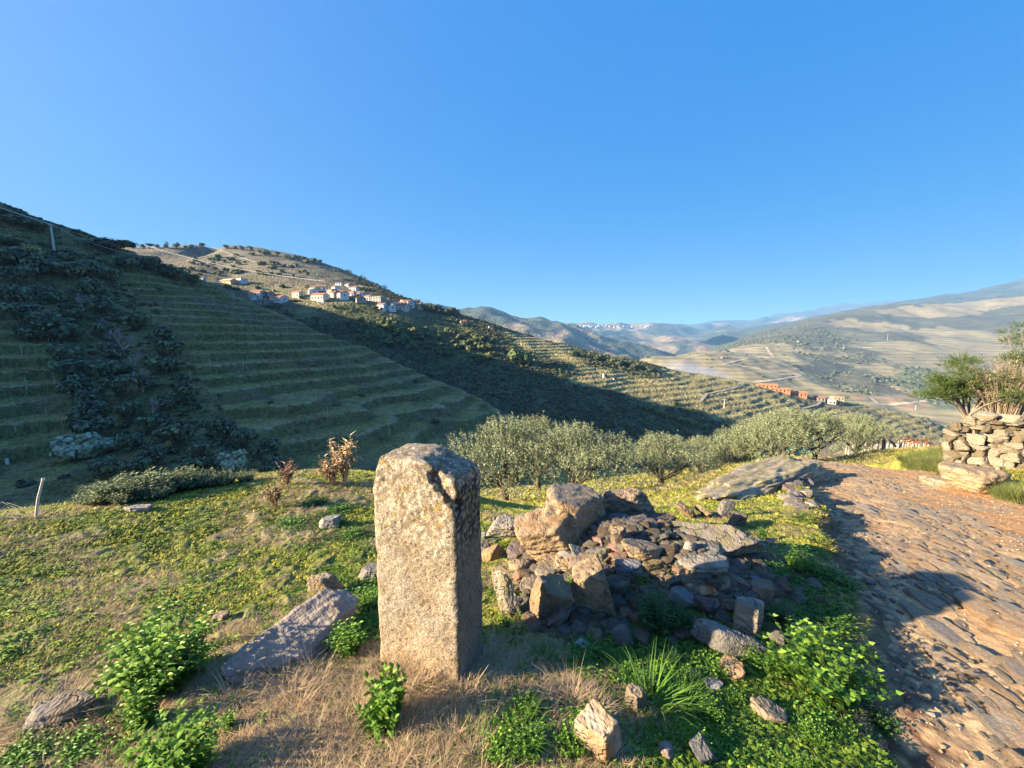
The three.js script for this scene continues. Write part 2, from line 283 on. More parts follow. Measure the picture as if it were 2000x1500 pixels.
function groundH(x, f) {
  let h = groundRaw(x, f); const [s, t] = roadST(x, f), d = roadIn(s, t); if (t < 1) h += (0.045 + 0.03 * n2(s * 2.1, 1.7)) * sst(-0.55, -0.22, d) * sst(-0.6, 0.6, s) * sst(9, 7, s);
  if (d > -0.5 && s < 12.5) { const b = roadBase(s, t); h = lerp(h, Math.min(h, b) , sst(-0.19, 0.02, d)); if (d > 0) h = lerp(h, b - 0.16, sst(0, 0.12, d)); }
  return h;
}
function roadH(s, t) {
  const x = RL[0] + s * RU[0] + t * RV[0], f = RL[1] + s * RU[1] + t * RV[1], w = 0.12 * n2(x * 1.5, f * 1.5);
  const near = 1 - 0.55 * sst(1.5, 6, s), rocky = sst(-0.25, 0.35, n2(x * 0.8 + 5, f * 0.5) + 0.4 - 0.9 * clamp((t - 1.0) / 1.2)) * near;
  const a = n2((x + w) * 7 - 0.5 * f, f * 1.1), b = n2((x + w) * 17 - f, f * 2.6), c = n2(x * 38, f * 8);
  const led = 0.004 * sst(-0.1, 0.35, a) + 0.004 * sst(-0.2, 0.3, b) + c * 0.0008;
  return [roadBase(s, t) + 0.03 * fbm(x * 0.9, f * 0.9, 3) + rocky * (led - 0.003) + 0.003 * n2(x * 9 + 3, f * 9) + 0.0016 * n2(x * 31, f * 31), rocky, led, x, f];
}
const nearH = (x, f) => { const [s, t] = roadST(x, f); return roadIn(s, t) > 0 && s < 12 ? Math.max(groundH(x, f), roadH(s, t)[0]) : groundH(x, f); };
const hit = (px, py) => march(nearH, px, py, 0.6, 60, 1.006);
const MOSS = [0.3, 0.28, 0.035], MOSSD = [0.12, 0.135, 0.025], DRYG = [0.38, 0.28, 0.15], SOIL = [0.13, 0.085, 0.05], HERB = [0.06, 0.125, 0.022], RUST = [0.56, 0.28, 0.1], OCHRE = [0.58, 0.375, 0.185];
function groundZone(x, f) {                                // shares of moss, dry grass, herbs and bare soil at a place
  const a = fbm(x * 0.55 + 3, f * 0.75, 4), b = fbm(x * 1.3 - 9, f * 1.5 + 4, 4), c = fbm(x * 3.3, f * 3.3, 3);
  const [s, t] = roadST(x, f), verge = sst(-1.5, -0.2, t) * sst(-4, -2.5, s);
  const front = Math.exp(-(((x + 0.35) / 0.75) ** 2) - ((f - 1.25) / 0.5) ** 2);      // the dry tuft at the pillar's foot
  const low = Math.exp(-(((x + 1.05) / 0.5) ** 2) - ((f - 1.5) / 0.4) ** 2) + Math.exp(-(((x + 1.85) / 0.5) ** 2) - ((f - 1.5) / 0.3) ** 2);
  let dry = clamp(low * 1.2 + sst(-0.02, 0.26, a + 0.25 * c) * (f < 6.5 ? 0.9 : 0.5) + front * 1.3), herb = sst(0.05, 0.35, b + 0.2 * c) * (x < 0 ? 0.38 : 0.6) + sst(0.2, 1.1, x) * sst(3.4, 2.2, f) * 0.9;
  let soil = sst(0.25, 0.5, -b + 0.3 * c) * 0.8 + 1.0 * Math.exp(-(((x - 1.0) / 0.95) ** 2) - ((f - 2.6) / 0.75) ** 2);
  if (x > 2.2 && t < 0 && s > 0.2) { dry *= 0.5; soil += 0.3 * verge; }
  if (f > 9) { dry *= 0.3; herb *= 0.3; }
  return [dry, clamp(herb), clamp(soil), c];
}
function groundColour(x, y, f) {
  const [dry, herb, soil, c] = groundZone(x, f), g = n2(x * 23, f * 23), [s, t] = roadST(x, f);
  let k = mix3(MOSSD, MOSS, clamp(0.5 + 0.8 * c + 0.4 * g)); k = mix3(k, HERB, clamp(herb * 0.8)); k = mix3(k, DRYG, clamp(dry * (0.7 + 0.4 * g))); k = mix3(k, SOIL, clamp(soil * (0.8 + 0.5 * g)));
  const bank = sst(-0.42 + 0.12 * c, -0.1, roadIn(s, t)) * sst(8.4, 7.6, s); k = mix3(k, mix3([0.34, 0.17, 0.075], SOIL, clamp(0.5 + 0.6 * g + 0.5 * c)), bank * clamp(0.75 + 0.5 * c + 0.3 * g));
  return k;
}
{
  const ang = [], rad = []; for (let a = -180; a < 180;) { ang.push(a); a += Math.abs(a) < 57 ? 0.3 : Math.abs(a) < 80 ? 1 : 5; } ang.push(180);
  for (let r = 0.35; r < 75; r *= r < 14 ? 1.0105 : 1.02) rad.push(r);
  const na = ang.length, nr = rad.length, p = new Float32Array(na * nr * 3), u = new Float32Array(na * nr * 2), c = new Float32Array(na * nr * 3), idx = []; let k = 0;
  for (let j = 0; j < nr; j++) for (let i = 0; i < na; i++, k++) {
    const a = ang[i] * Math.PI / 180, x = rad[j] * Math.sin(a), f = rad[j] * Math.cos(a); let y = groundH(x, f);
    const [s, t] = roadST(x, f), rough = clamp(-roadIn(s, t) * 4 + 0.4) * (f < 12 ? 1 : 0.6);
    y += rough * (0.035 * fbm(x * 2.2, f * 2.2, 3) + 0.009 * n2(x * 9, f * 9) + (rad[j] < 8 ? 0.006 * n2(x * 24, f * 24) + 0.004 * n2(x * 55, f * 55) : 0));
    p.set([x, y, -f], k * 3); u.set([x, f], k * 2); c.set(groundColour(x, y, f), k * 3);
    if (i < na - 1 && j < nr - 1) idx.push(k, k + na, k + na + 1, k, k + na + 1, k + 1);
  }
  const g = new THREE.BufferGeometry(); g.setAttribute('position', new THREE.BufferAttribute(p, 3)); g.setAttribute('uv', new THREE.BufferAttribute(u, 2)); g.setAttribute('color', new THREE.BufferAttribute(c, 3));
  g.setIndex(idx.map((_, q) => idx[q - q % 3 + [0, 2, 1][q % 3]])); g.computeVertexNormals(); const N = g.attributes.normal; if (N.getY(0) < 0) { g.setIndex(idx); g.computeVertexNormals(); }
  solo('ground', g, M.ground, 'mossy grassy hilltop ground falling away to the olive terrace', null, null, 'structure');
}
const road = (() => {
  const ss = steps([-4.2, 3, 0.018], [3, 7, 0.03], [7, 12.3, 0.06]), nt = 150, p = [], u = [], c = [], idx = []; let k = 0;
  ss.forEach((s, j) => {
    const lo = roadEdge(s) - 0.06, hi = RW + roadEdge(s + 40) + 0.05;
    for (let i = 0; i <= nt; i++, k++) {
      const t = lerp(lo, hi, i / nt), [h, rocky, led, x, f] = roadH(s, t), e = Math.min(i, nt - i) / nt, y = h - 0.14 * sst(0.03, 0, e);
      p.push(x, y, -f); u.push(x, f);
      const g = n2(x * 14, f * 9), q = fbm(x * 1.1 + 4, f * 1.1, 3), stone = mix3([0.56, 0.42, 0.27], [0.5, 0.42, 0.33], clamp(0.5 + q + 0.4 * g));
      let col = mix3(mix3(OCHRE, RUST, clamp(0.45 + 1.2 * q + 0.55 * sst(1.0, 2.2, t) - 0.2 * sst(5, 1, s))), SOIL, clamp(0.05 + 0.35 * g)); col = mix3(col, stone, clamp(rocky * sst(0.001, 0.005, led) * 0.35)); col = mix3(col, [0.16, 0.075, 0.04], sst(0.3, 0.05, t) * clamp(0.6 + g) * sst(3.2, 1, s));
      c.push(...col); if (i < nt && j < ss.length - 1) idx.push(k, k + 1, k + nt + 2, k, k + nt + 2, k + nt + 1);
    }
  });
  const g = new THREE.BufferGeometry(); g.setAttribute('position', new THREE.Float32BufferAttribute(p, 3)); g.setAttribute('uv', new THREE.Float32BufferAttribute(u, 2)); g.setAttribute('color', new THREE.Float32BufferAttribute(c, 3));
  g.setIndex(idx); g.computeVertexNormals();
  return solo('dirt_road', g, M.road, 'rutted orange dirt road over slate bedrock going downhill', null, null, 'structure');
})();

// ---------- hills ----------
function hillFrom(list, extra = [], bk) {                      // list: [px, py, forward, class]
  const pts = list.map(([px, py, f]) => P(px, py, f)), T0 = tps([...pts, ...extra]), H = bk ? bake(T0, ...bk) : T0;
  return { H, pts, cls: list.map((q) => q[3]), at: (x, f) => { let b = 1e9, c; for (let i = 0; i < pts.length; i++) { const d = (pts[i][0] - x) ** 2 + (pts[i][2] - f) ** 2; if (d < b) { b = d; c = list[i][3]; } } return c; } };
}
// the shaded terraced hill on the left, rising out of the frame into the mountain that shades it
const A = hillFrom([
  [0, 392, 122, 'g'], [87, 425, 126, 'g'], [192, 476, 128, 'g'], [297, 507, 130, 't'], [360, 549, 128, 't'], [455, 591, 124, 't'], [535, 626, 120, 't'], [595, 647, 118, 't'], [647, 667, 116, 't'], [693, 688, 115, 't'], [800, 727, 113, 't'], [915, 774, 110, 't'], [1030, 816, 106, 't'],
  [60, 560, 88, 'g'], [40, 700, 66, 'l'], [20, 850, 50, 'l'], [30, 940, 40, 'l'], [160, 620, 82, 'g'], [180, 760, 62, 'g'], [190, 880, 47, 'g'], [300, 640, 84, 'g'], [300, 780, 62, 'g'], [330, 920, 42, 'g'], [420, 640, 92, 't'], [420, 760, 68, 't'], [450, 880, 50, 'g'], [560, 720, 84, 't'], [560, 840, 60, 't'], [560, 920, 46, 'g'],
  [700, 770, 84, 't'], [700, 880, 56, 't'], [830, 810, 84, 't'], [850, 890, 60, 't'], [960, 850, 80, 't'], [1000, 920, 58, 'g'],
], [[-220, 76, 112], [-300, 112, 95], [-420, 122, 110], [-345, 104, 160], [-210, 56, 20], [-230, 58, -14], [-300, 90, 10], [-240, 20, -60], [-320, 40, -60], [-120, 24, 40], [-110, 2, -20], [-90, 4, 12], [-60, -9, 15], [-60, -12, 30], [-500, 130, 150], [-300, 79, 228], [-375, 100, 238], [-468, 124, 262], [-500, 40, -60],
  [-60, -8, 165], [-130, 20, 165], [-180, 42, 150], [-190, 40, 180], [20, -45, 140], [-20, -25, 150], [-230, 52, 200], [-420, 98, 330], [-60, -30, 200], [-180, 25, 240], [60, -60, 130], [40, -45, 60], [-290, 50, 330], [-400, 60, 420]], [-190, 60, 20, 150, 2.5]);
const gully = (x, f) => { const c = -35 - 1.33 * (f - 45), w = 5 + 0.13 * f + 2 * n2(f * 0.1, 7); return sst(w, w * 0.55, Math.abs(x - c)); };
A.terr = (x, f) => (1 - gully(x, f)) * sst(150, 128, f) * sst(30, 38, f) * sst(-175, -140, x);
A.h0 = (x, f) => A.H(x, f) + 1.6 * n2(x * 0.035, f * 0.035) + 0.5 * n2(x * 0.11 + 4, f * 0.11);
A.h = (x, f) => { const b = A.h0(x, f), k = A.terr(x, f), s = 2.05; return (k > 0.01 ? lerp(b, terrace(b + 0.35 * n2(x * 0.05, f * 0.05), s, 0.58), k * 0.92) : b) + 0.12 * n2(x * 0.5, f * 0.5) + 0.07 * n2(x * 1.3, f * 1.3); };
{
  const xs = steps([-620, -180, 9], [-180, 55, 0.55]), fs = steps([-110, 26, 5], [26, 140, 0.5], [140, 450, 8]);
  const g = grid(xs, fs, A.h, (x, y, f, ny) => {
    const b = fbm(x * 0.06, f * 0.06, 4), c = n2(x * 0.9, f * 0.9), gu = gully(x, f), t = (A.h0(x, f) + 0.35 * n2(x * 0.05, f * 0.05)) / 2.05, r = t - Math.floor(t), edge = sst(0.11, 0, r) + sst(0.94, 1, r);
    let k = mix3([0.25, 0.245, 0.06], [0.35, 0.28, 0.11], clamp(0.5 + 1.2 * b + 0.3 * c)); k = mix3(k, [0.14, 0.135, 0.045], clamp(0.85 * sst(0.5, 0.62, r) * A.terr(x, f)));  // dark scrub on the risers, deepened in the colour to paint their shade
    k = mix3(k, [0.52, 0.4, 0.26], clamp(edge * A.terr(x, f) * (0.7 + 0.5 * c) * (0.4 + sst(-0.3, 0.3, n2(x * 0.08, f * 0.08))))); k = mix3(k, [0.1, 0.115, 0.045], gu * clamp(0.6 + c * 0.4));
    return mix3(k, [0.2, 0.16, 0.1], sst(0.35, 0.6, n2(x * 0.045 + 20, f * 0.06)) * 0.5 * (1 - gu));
  });
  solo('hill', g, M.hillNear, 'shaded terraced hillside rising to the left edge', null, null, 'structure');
}
// the village hill and the sunlit vineyard spur that goes on from it
const B = hillFrom([
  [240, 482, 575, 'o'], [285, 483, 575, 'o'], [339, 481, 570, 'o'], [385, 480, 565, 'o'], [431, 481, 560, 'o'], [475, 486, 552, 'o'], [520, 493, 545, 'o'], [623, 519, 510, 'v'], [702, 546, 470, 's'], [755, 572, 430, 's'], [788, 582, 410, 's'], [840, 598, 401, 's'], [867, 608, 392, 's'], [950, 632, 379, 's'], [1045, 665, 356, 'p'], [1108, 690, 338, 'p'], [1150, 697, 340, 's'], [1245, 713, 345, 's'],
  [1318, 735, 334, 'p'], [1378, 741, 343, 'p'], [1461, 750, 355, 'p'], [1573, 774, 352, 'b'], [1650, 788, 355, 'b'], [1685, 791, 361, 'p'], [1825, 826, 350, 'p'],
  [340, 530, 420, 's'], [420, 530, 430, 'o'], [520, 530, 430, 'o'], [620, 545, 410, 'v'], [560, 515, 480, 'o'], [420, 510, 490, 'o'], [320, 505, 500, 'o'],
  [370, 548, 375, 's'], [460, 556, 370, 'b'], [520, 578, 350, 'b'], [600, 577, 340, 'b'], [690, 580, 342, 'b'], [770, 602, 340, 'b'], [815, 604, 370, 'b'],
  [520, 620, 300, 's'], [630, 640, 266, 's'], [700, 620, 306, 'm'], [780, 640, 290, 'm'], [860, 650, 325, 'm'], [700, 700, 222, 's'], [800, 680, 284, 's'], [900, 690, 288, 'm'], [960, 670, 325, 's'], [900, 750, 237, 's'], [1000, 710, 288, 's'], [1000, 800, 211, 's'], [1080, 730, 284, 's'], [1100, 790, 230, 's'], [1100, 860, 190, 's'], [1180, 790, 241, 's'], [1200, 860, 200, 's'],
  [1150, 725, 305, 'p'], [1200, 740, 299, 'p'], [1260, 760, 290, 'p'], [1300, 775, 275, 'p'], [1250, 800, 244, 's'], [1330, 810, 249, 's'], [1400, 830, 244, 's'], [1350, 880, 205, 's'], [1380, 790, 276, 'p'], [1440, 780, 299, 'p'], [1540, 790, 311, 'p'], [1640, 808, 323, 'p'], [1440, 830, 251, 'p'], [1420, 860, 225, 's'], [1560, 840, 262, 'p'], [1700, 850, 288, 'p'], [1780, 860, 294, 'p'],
], [[-60, -36, 180], [20, -56, 180], [90, -72, 175], [200, -95, 180], [330, -122, 200], [-150, -5, 245], [-450, 110, 750], [-300, 90, 760], [-150, 45, 700], [-60, -15, 600], [0, -45, 560], [120, -75, 600], [250, -115, 620], [400, -160, 620], [560, -190, 560], [600, -190, 700], [-600, 130, 700], [-420, 100, 560], [-330, 75, 420], [-260, 40, 330], [480, -135, 300]], [-500, 630, 150, 800, 6]);
const terrB = { p: 0.8, v: 0.7, o: 0.45, b: 0.5, m: 0.45, s: 0.08 };
B.step = (x) => 2.4;
B.h0 = (x, f) => B.H(x, f) + 1.2 * n2(x * 0.011, f * 0.011) + 0.5 * n2(x * 0.04, f * 0.04);
{
  const xs = steps([-620, -480, 10], [-480, -130, 2.4], [-130, 420, 1.25], [420, 620, 6]), fs = steps([150, 172, 3], [172, 392, 0.95], [392, 620, 2.2], [620, 880, 10]), NX = xs.length;
  // smooth class weights on a coarse lattice
  const step = 9, x0 = -640, f0 = 130, nx = 145, nf = 92, lat = {}; for (const k of 'pvobms') lat[k] = new Float32Array(nx * nf);
  for (let j = 0; j < nf; j++) for (let i = 0; i < nx; i++) { const x = x0 + i * step, f = f0 + j * step, c = B.at(x + 14 * n2(x * 0.02, f * 0.02), f + 14 * n2(x * 0.02 + 9, f * 0.02)); lat[c][j * nx + i] = 1; }
  B.w = (k, x, f) => { const a = clamp((x - x0) / step, 0, nx - 1.01), b = clamp((f - f0) / step, 0, nf - 1.01), i = Math.floor(a), j = Math.floor(b), L = lat[k], u = a - i, v = b - j; return lerp(lerp(L[j * nx + i], L[j * nx + i + 1], u), lerp(L[(j + 1) * nx + i], L[(j + 1) * nx + i + 1], u), v); };
  B.terr = (x, f) => { let t = 0; for (const k of 'pvobms') t += terrB[k] * B.w(k, x, f); return t; };
  B.h = (x, f) => { const b = B.h0(x, f), k = B.terr(x, f); return (k > 0.02 ? lerp(b, terrace(b + 0.5 * n2(x * 0.03, f * 0.03), B.step(x), 0.58), k) : b) + 0.3 * n2(x * 0.25, f * 0.25); };
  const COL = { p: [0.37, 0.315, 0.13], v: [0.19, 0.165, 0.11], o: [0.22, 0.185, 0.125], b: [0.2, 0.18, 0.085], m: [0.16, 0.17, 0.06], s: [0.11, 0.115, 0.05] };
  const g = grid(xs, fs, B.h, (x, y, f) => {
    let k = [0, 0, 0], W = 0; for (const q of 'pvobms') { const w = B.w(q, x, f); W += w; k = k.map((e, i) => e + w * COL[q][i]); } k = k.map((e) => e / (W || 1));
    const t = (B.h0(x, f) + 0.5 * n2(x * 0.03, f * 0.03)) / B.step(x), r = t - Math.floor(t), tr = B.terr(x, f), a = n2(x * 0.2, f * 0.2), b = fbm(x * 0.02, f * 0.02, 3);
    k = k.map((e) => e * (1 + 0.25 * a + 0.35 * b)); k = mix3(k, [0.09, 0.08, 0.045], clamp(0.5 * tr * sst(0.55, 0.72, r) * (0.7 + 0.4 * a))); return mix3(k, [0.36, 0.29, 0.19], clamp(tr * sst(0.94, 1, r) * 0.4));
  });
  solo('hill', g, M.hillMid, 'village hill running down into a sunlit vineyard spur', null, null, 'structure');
}
// the broad vineyard hill across the river on the right
const C = hillFrom([
  [1310, 700, 1050, 'v'], [1405, 685, 1250, 'v'], [1496, 676, 1450, 'v'], [1524, 665, 1550, 's'], [1566, 655, 1700, 's'], [1615, 639, 1900, 's'], [1685, 616, 2100, 's'], [1751, 597, 2300, 's'], [1790, 594, 2350, 'b'], [1923, 588, 2300, 'b'], [2000, 578, 2250, 'b'], [2120, 570, 2200, 'b'],
  [1380, 718, 1000, 'v'], [1450, 720, 1030, 'v'], [1520, 700, 1200, 'v'], [1560, 730, 1020, 'v'], [1500, 745, 920, 'v'], [1600, 690, 1350, 'v'], [1600, 755, 920, 'v'], [1570, 680, 1420, 's'], [1640, 660, 1750, 's'], [1640, 700, 1250, 's'], [1660, 740, 1000, 's'], [1620, 715, 1100, 'd'], [1690, 760, 950, 's'],
  [1700, 640, 1900, 'b'], [1760, 630, 2000, 's'], [1730, 660, 1650, 's'], [1700, 690, 1250, 's'], [1760, 680, 1450, 'v'], [1760, 710, 1200, 'v'], [1720, 725, 1080, 'v'], [1830, 700, 1300, 'v'], [1900, 680, 1450, 'v'], [1860, 650, 1750, 'v'], [1790, 612, 2150, 'b'], [1860, 605, 2150, 'b'], [1900, 600, 2200, 'b'], [1960, 615, 2000, 's'], [1940, 640, 1750, 's'], [1840, 625, 1950, 's'], [2050, 650, 1600, 'v'], [2100, 720, 1100, 'v'],
  [1750, 745, 1000, 'e'], [1820, 740, 1020, 'e'], [1680, 775, 900, 'e'], [1740, 775, 900, 'r'], [1700, 785, 860, 'r'], [1800, 765, 930, 'e'], [1850, 780, 850, 'e'], [1940, 770, 850, 'e'], [1900, 720, 1150, 'v'],
  [1660, 800, 800, 'v'], [1720, 798, 800, 'v'], [1800, 798, 790, 'v'], [1760, 815, 740, 'e'], [1820, 830, 680, 'v'], [1900, 830, 680, 'v'], [1720, 830, 690, 'v'], [2050, 820, 680, 'v'], [1780, 850, 600, 'v'], [1860, 865, 540, 'v'],
], [[430, -185, 840], [300, -190, 860], [200, -190, 880], [330, -180, 760], [2600, 150, 2700], [1700, 0, 2700], [1000, -120, 2100], [500, -190, 1500], [2800, 250, 1600], [1900, -40, 700], [700, -170, 420]], [170, 1300, 420, 1400, 16]);
C.h = (x, f) => C.H(x, f) + 12 * n2(x * 0.0035, f * 0.0035) + 4 * n2(x * 0.011, f * 0.011) + 1.2 * n2(x * 0.04, f * 0.04);
{
  const COL = { v: [0.225, 0.19, 0.115], s: [0.11, 0.105, 0.065], b: [0.235, 0.19, 0.12], d: [0.06, 0.065, 0.045], e: [0.13, 0.15, 0.075], r: [0.27, 0.19, 0.125] };
  const xs = steps([180, 1200, 8], [1200, 3000, 18]), fs = steps([430, 1300, 8], [1300, 2750, 13]);
  const cls = (x, f) => C.at(x + 45 * n2(x * 0.006, f * 0.006) + 14 * n2(x * 0.03, f * 0.03), f + 45 * n2(x * 0.006 + 9, f * 0.006) + 14 * n2(x * 0.03, f * 0.03 + 5));
  const g = grid(xs, fs, C.h, (x, y, f) => { const k = COL[cls(x, f)], a = n2(x * 0.03, f * 0.03), b = fbm(x * 0.005, f * 0.005, 3); return k.map((e) => e * (1 + 0.15 * a + 0.3 * b)); }, (x, y, f) => [(x * 0.8 + f * 0.5), y]);
  // vineyard cells wear rows, the rest wears scrub
  const idx = g.index.array, pos = g.attributes.position.array, va = [], sa = [];
  for (let k = 0; k < idx.length; k += 3) { const a = idx[k], c = cls(pos[a * 3], -pos[a * 3 + 2]); (c === 'v' || c === 'r' || c === 'b' ? va : sa).push(idx[k], idx[k + 1], idx[k + 2]); }
  g.setIndex([...va, ...sa]); g.addGroup(0, va.length, 0); g.addGroup(va.length, sa.length, 1);
  solo('hill', g, [M.hillRows, M.hillMid], 'broad patchwork vineyard hill across the valley on the right', null, null, 'structure');
}
// hazy hills farther off
function farHill(list, extra, label, xs, fs, COL, amp, wl) {
  const D = hillFrom(list, extra, [xs[0], xs[xs.length - 1], fs[0], fs[fs.length - 1], (xs[1] - xs[0]) * 2.5]), rid = (x, f) => { let s = 0, a = 1; let q = 1 / wl; for (let o = 0; o < 3; o++) { s += a * (0.45 - Math.sqrt(n2(x * q + o * 5, f * q - o * 3) ** 2 + 0.02)); a *= 0.4; q *= 2.1; } return s; };
  D.h = (x, f) => D.H(x, f) + amp * rid(x, f);
  const g = grid(xs, fs, D.h, (x, y, f) => { const k = COL[D.at(x + wl * 0.25 * n2(x / wl * 2, f / wl * 2), f + wl * 0.25 * n2(x / wl * 2 + 9, f / wl * 2))], a = fbm(x / wl * 6, f / wl * 6, 3); return k.map((e) => e * (1 + 0.5 * a)); });
  solo('hill', g, M.hillFar, label, null, null, 'structure'); return D;
}
const FC = { s: [0.07, 0.085, 0.06], b: [0.26, 0.2, 0.13], p: [0.28, 0.19, 0.125] };
const D1 = farHill([[840, 604, 2300, 's'], [886, 605, 2300, 's'], [925, 605, 2350, 's'], [964, 611, 2400, 's'], [985, 611, 2450, 's'], [1016, 623, 2500, 's'], [1042, 627, 2550, 's'], [1089, 632, 2650, 's'], [1136, 647, 2700, 's'], [1200, 672, 2500, 'b'], [1270, 697, 2100, 's'], [960, 650, 1900, 's'], [1040, 665, 1800, 'b'], [1000, 690, 1500, 's'], [1060, 690, 1600, 'b'], [1110, 670, 1900, 'b'], [1150, 690, 1750, 'b'], [1200, 705, 1600, 'b'], [1250, 712, 1550, 's'], [1150, 720, 1350, 'b']],
  [[-700, 150, 2600], [-400, 60, 3200], [300, 60, 3400], [900, -100, 2800], [600, -190, 1500], [0, -190, 1050], [700, -180, 2000]], 'dark hazy ridge with pinkish spurs behind the village hill', steps([-800, 1000, 12]), steps([1000, 3400, 14]), FC, 70, 620);
const D2 = farHill([[1050, 634, 5200, 'b'], [1110, 636, 5200, 'b'], [1180, 635, 5300, 'b'], [1240, 638, 5200, 'b'], [1330, 640, 5000, 's'], [1400, 648, 4600, 's'], [1460, 658, 4200, 'b'], [1200, 660, 3900, 's'], [1280, 665, 3700, 'b'], [1350, 668, 3600, 'b'], [1420, 678, 3300, 'b'], [1250, 690, 2900, 'b'], [1350, 695, 2800, 's'], [1450, 690, 3000, 'p'], [1150, 655, 4200, 's']],
  [[-300, 80, 5400], [400, 20, 6300], [2400, 20, 6000], [2600, -150, 3400], [500, -190, 2400], [1600, -190, 2600], [2200, -60, 4800]], 'pale hazy plateau with a white town along its top', steps([-400, 2700, 26]), steps([2400, 6400, 28]), FC, 110, 1100);
const D3 = farHill([[1260, 650, 8500, 's'], [1310, 640, 8200, 's'], [1400, 634, 7800, 's'], [1470, 628, 7500, 's'], [1540, 623, 7200, 's'], [1600, 616, 7000, 's'], [1690, 608, 7000, 's'], [1760, 603, 7000, 's'], [1850, 600, 6800, 's'], [1540, 628, 6600, 'p'], [1570, 645, 5600, 'p'], [1450, 660, 5600, 's'], [1500, 672, 4900, 's'], [1600, 655, 4900, 's'], [1430, 665, 5200, 'p'], [1650, 640, 5600, 's']],
  [[1000, 100, 9000], [6000, 300, 9500], [7000, 200, 6500], [3000, -150, 4300], [1800, -150, 4300], [5000, 0, 4600]], 'blue far ridge low on the horizon', steps([900, 7200, 55]), steps([4200, 9600, 55]), FC, 170, 1800);
const D4 = farHill([[1700, 618, 3200, 's'], [1760, 600, 3300, 's'], [1800, 591, 3300, 's'], [1850, 583, 3400, 's'], [1930, 571, 3400, 's'], [2000, 553, 3400, 's'], [2150, 520, 3300, 's'], [1900, 592, 2900, 's'], [2000, 585, 2800, 's']],
  [[1800, 0, 2700], [4000, 280, 2700], [5500, 380, 3800], [3500, 200, 4500], [2200, 20, 4200]], 'dark wooded ridge behind the right vineyard hill', steps([1800, 5600, 35]), steps([2700, 4600, 35]), FC, 60, 800);
{
  const g = new THREE.CircleGeometry(26000, 96); g.rotateX(-Math.PI / 2); g.translate(0, -196, 0); const n = g.attributes.position.count, c = new Float32Array(n * 3); for (let i = 0; i < n; i++) c.set([0.1, 0.1, 0.06], i * 3); g.setAttribute('color', new THREE.BufferAttribute(c, 3));
  const u = g.attributes.uv; for (let i = 0; i < n; i++) u.setXY(i, g.attributes.position.getX(i), g.attributes.position.getZ(i));
  solo('valley_floor', g, M.hillFar, 'valley floor far below, reaching the horizon', null, null, 'structure');
}

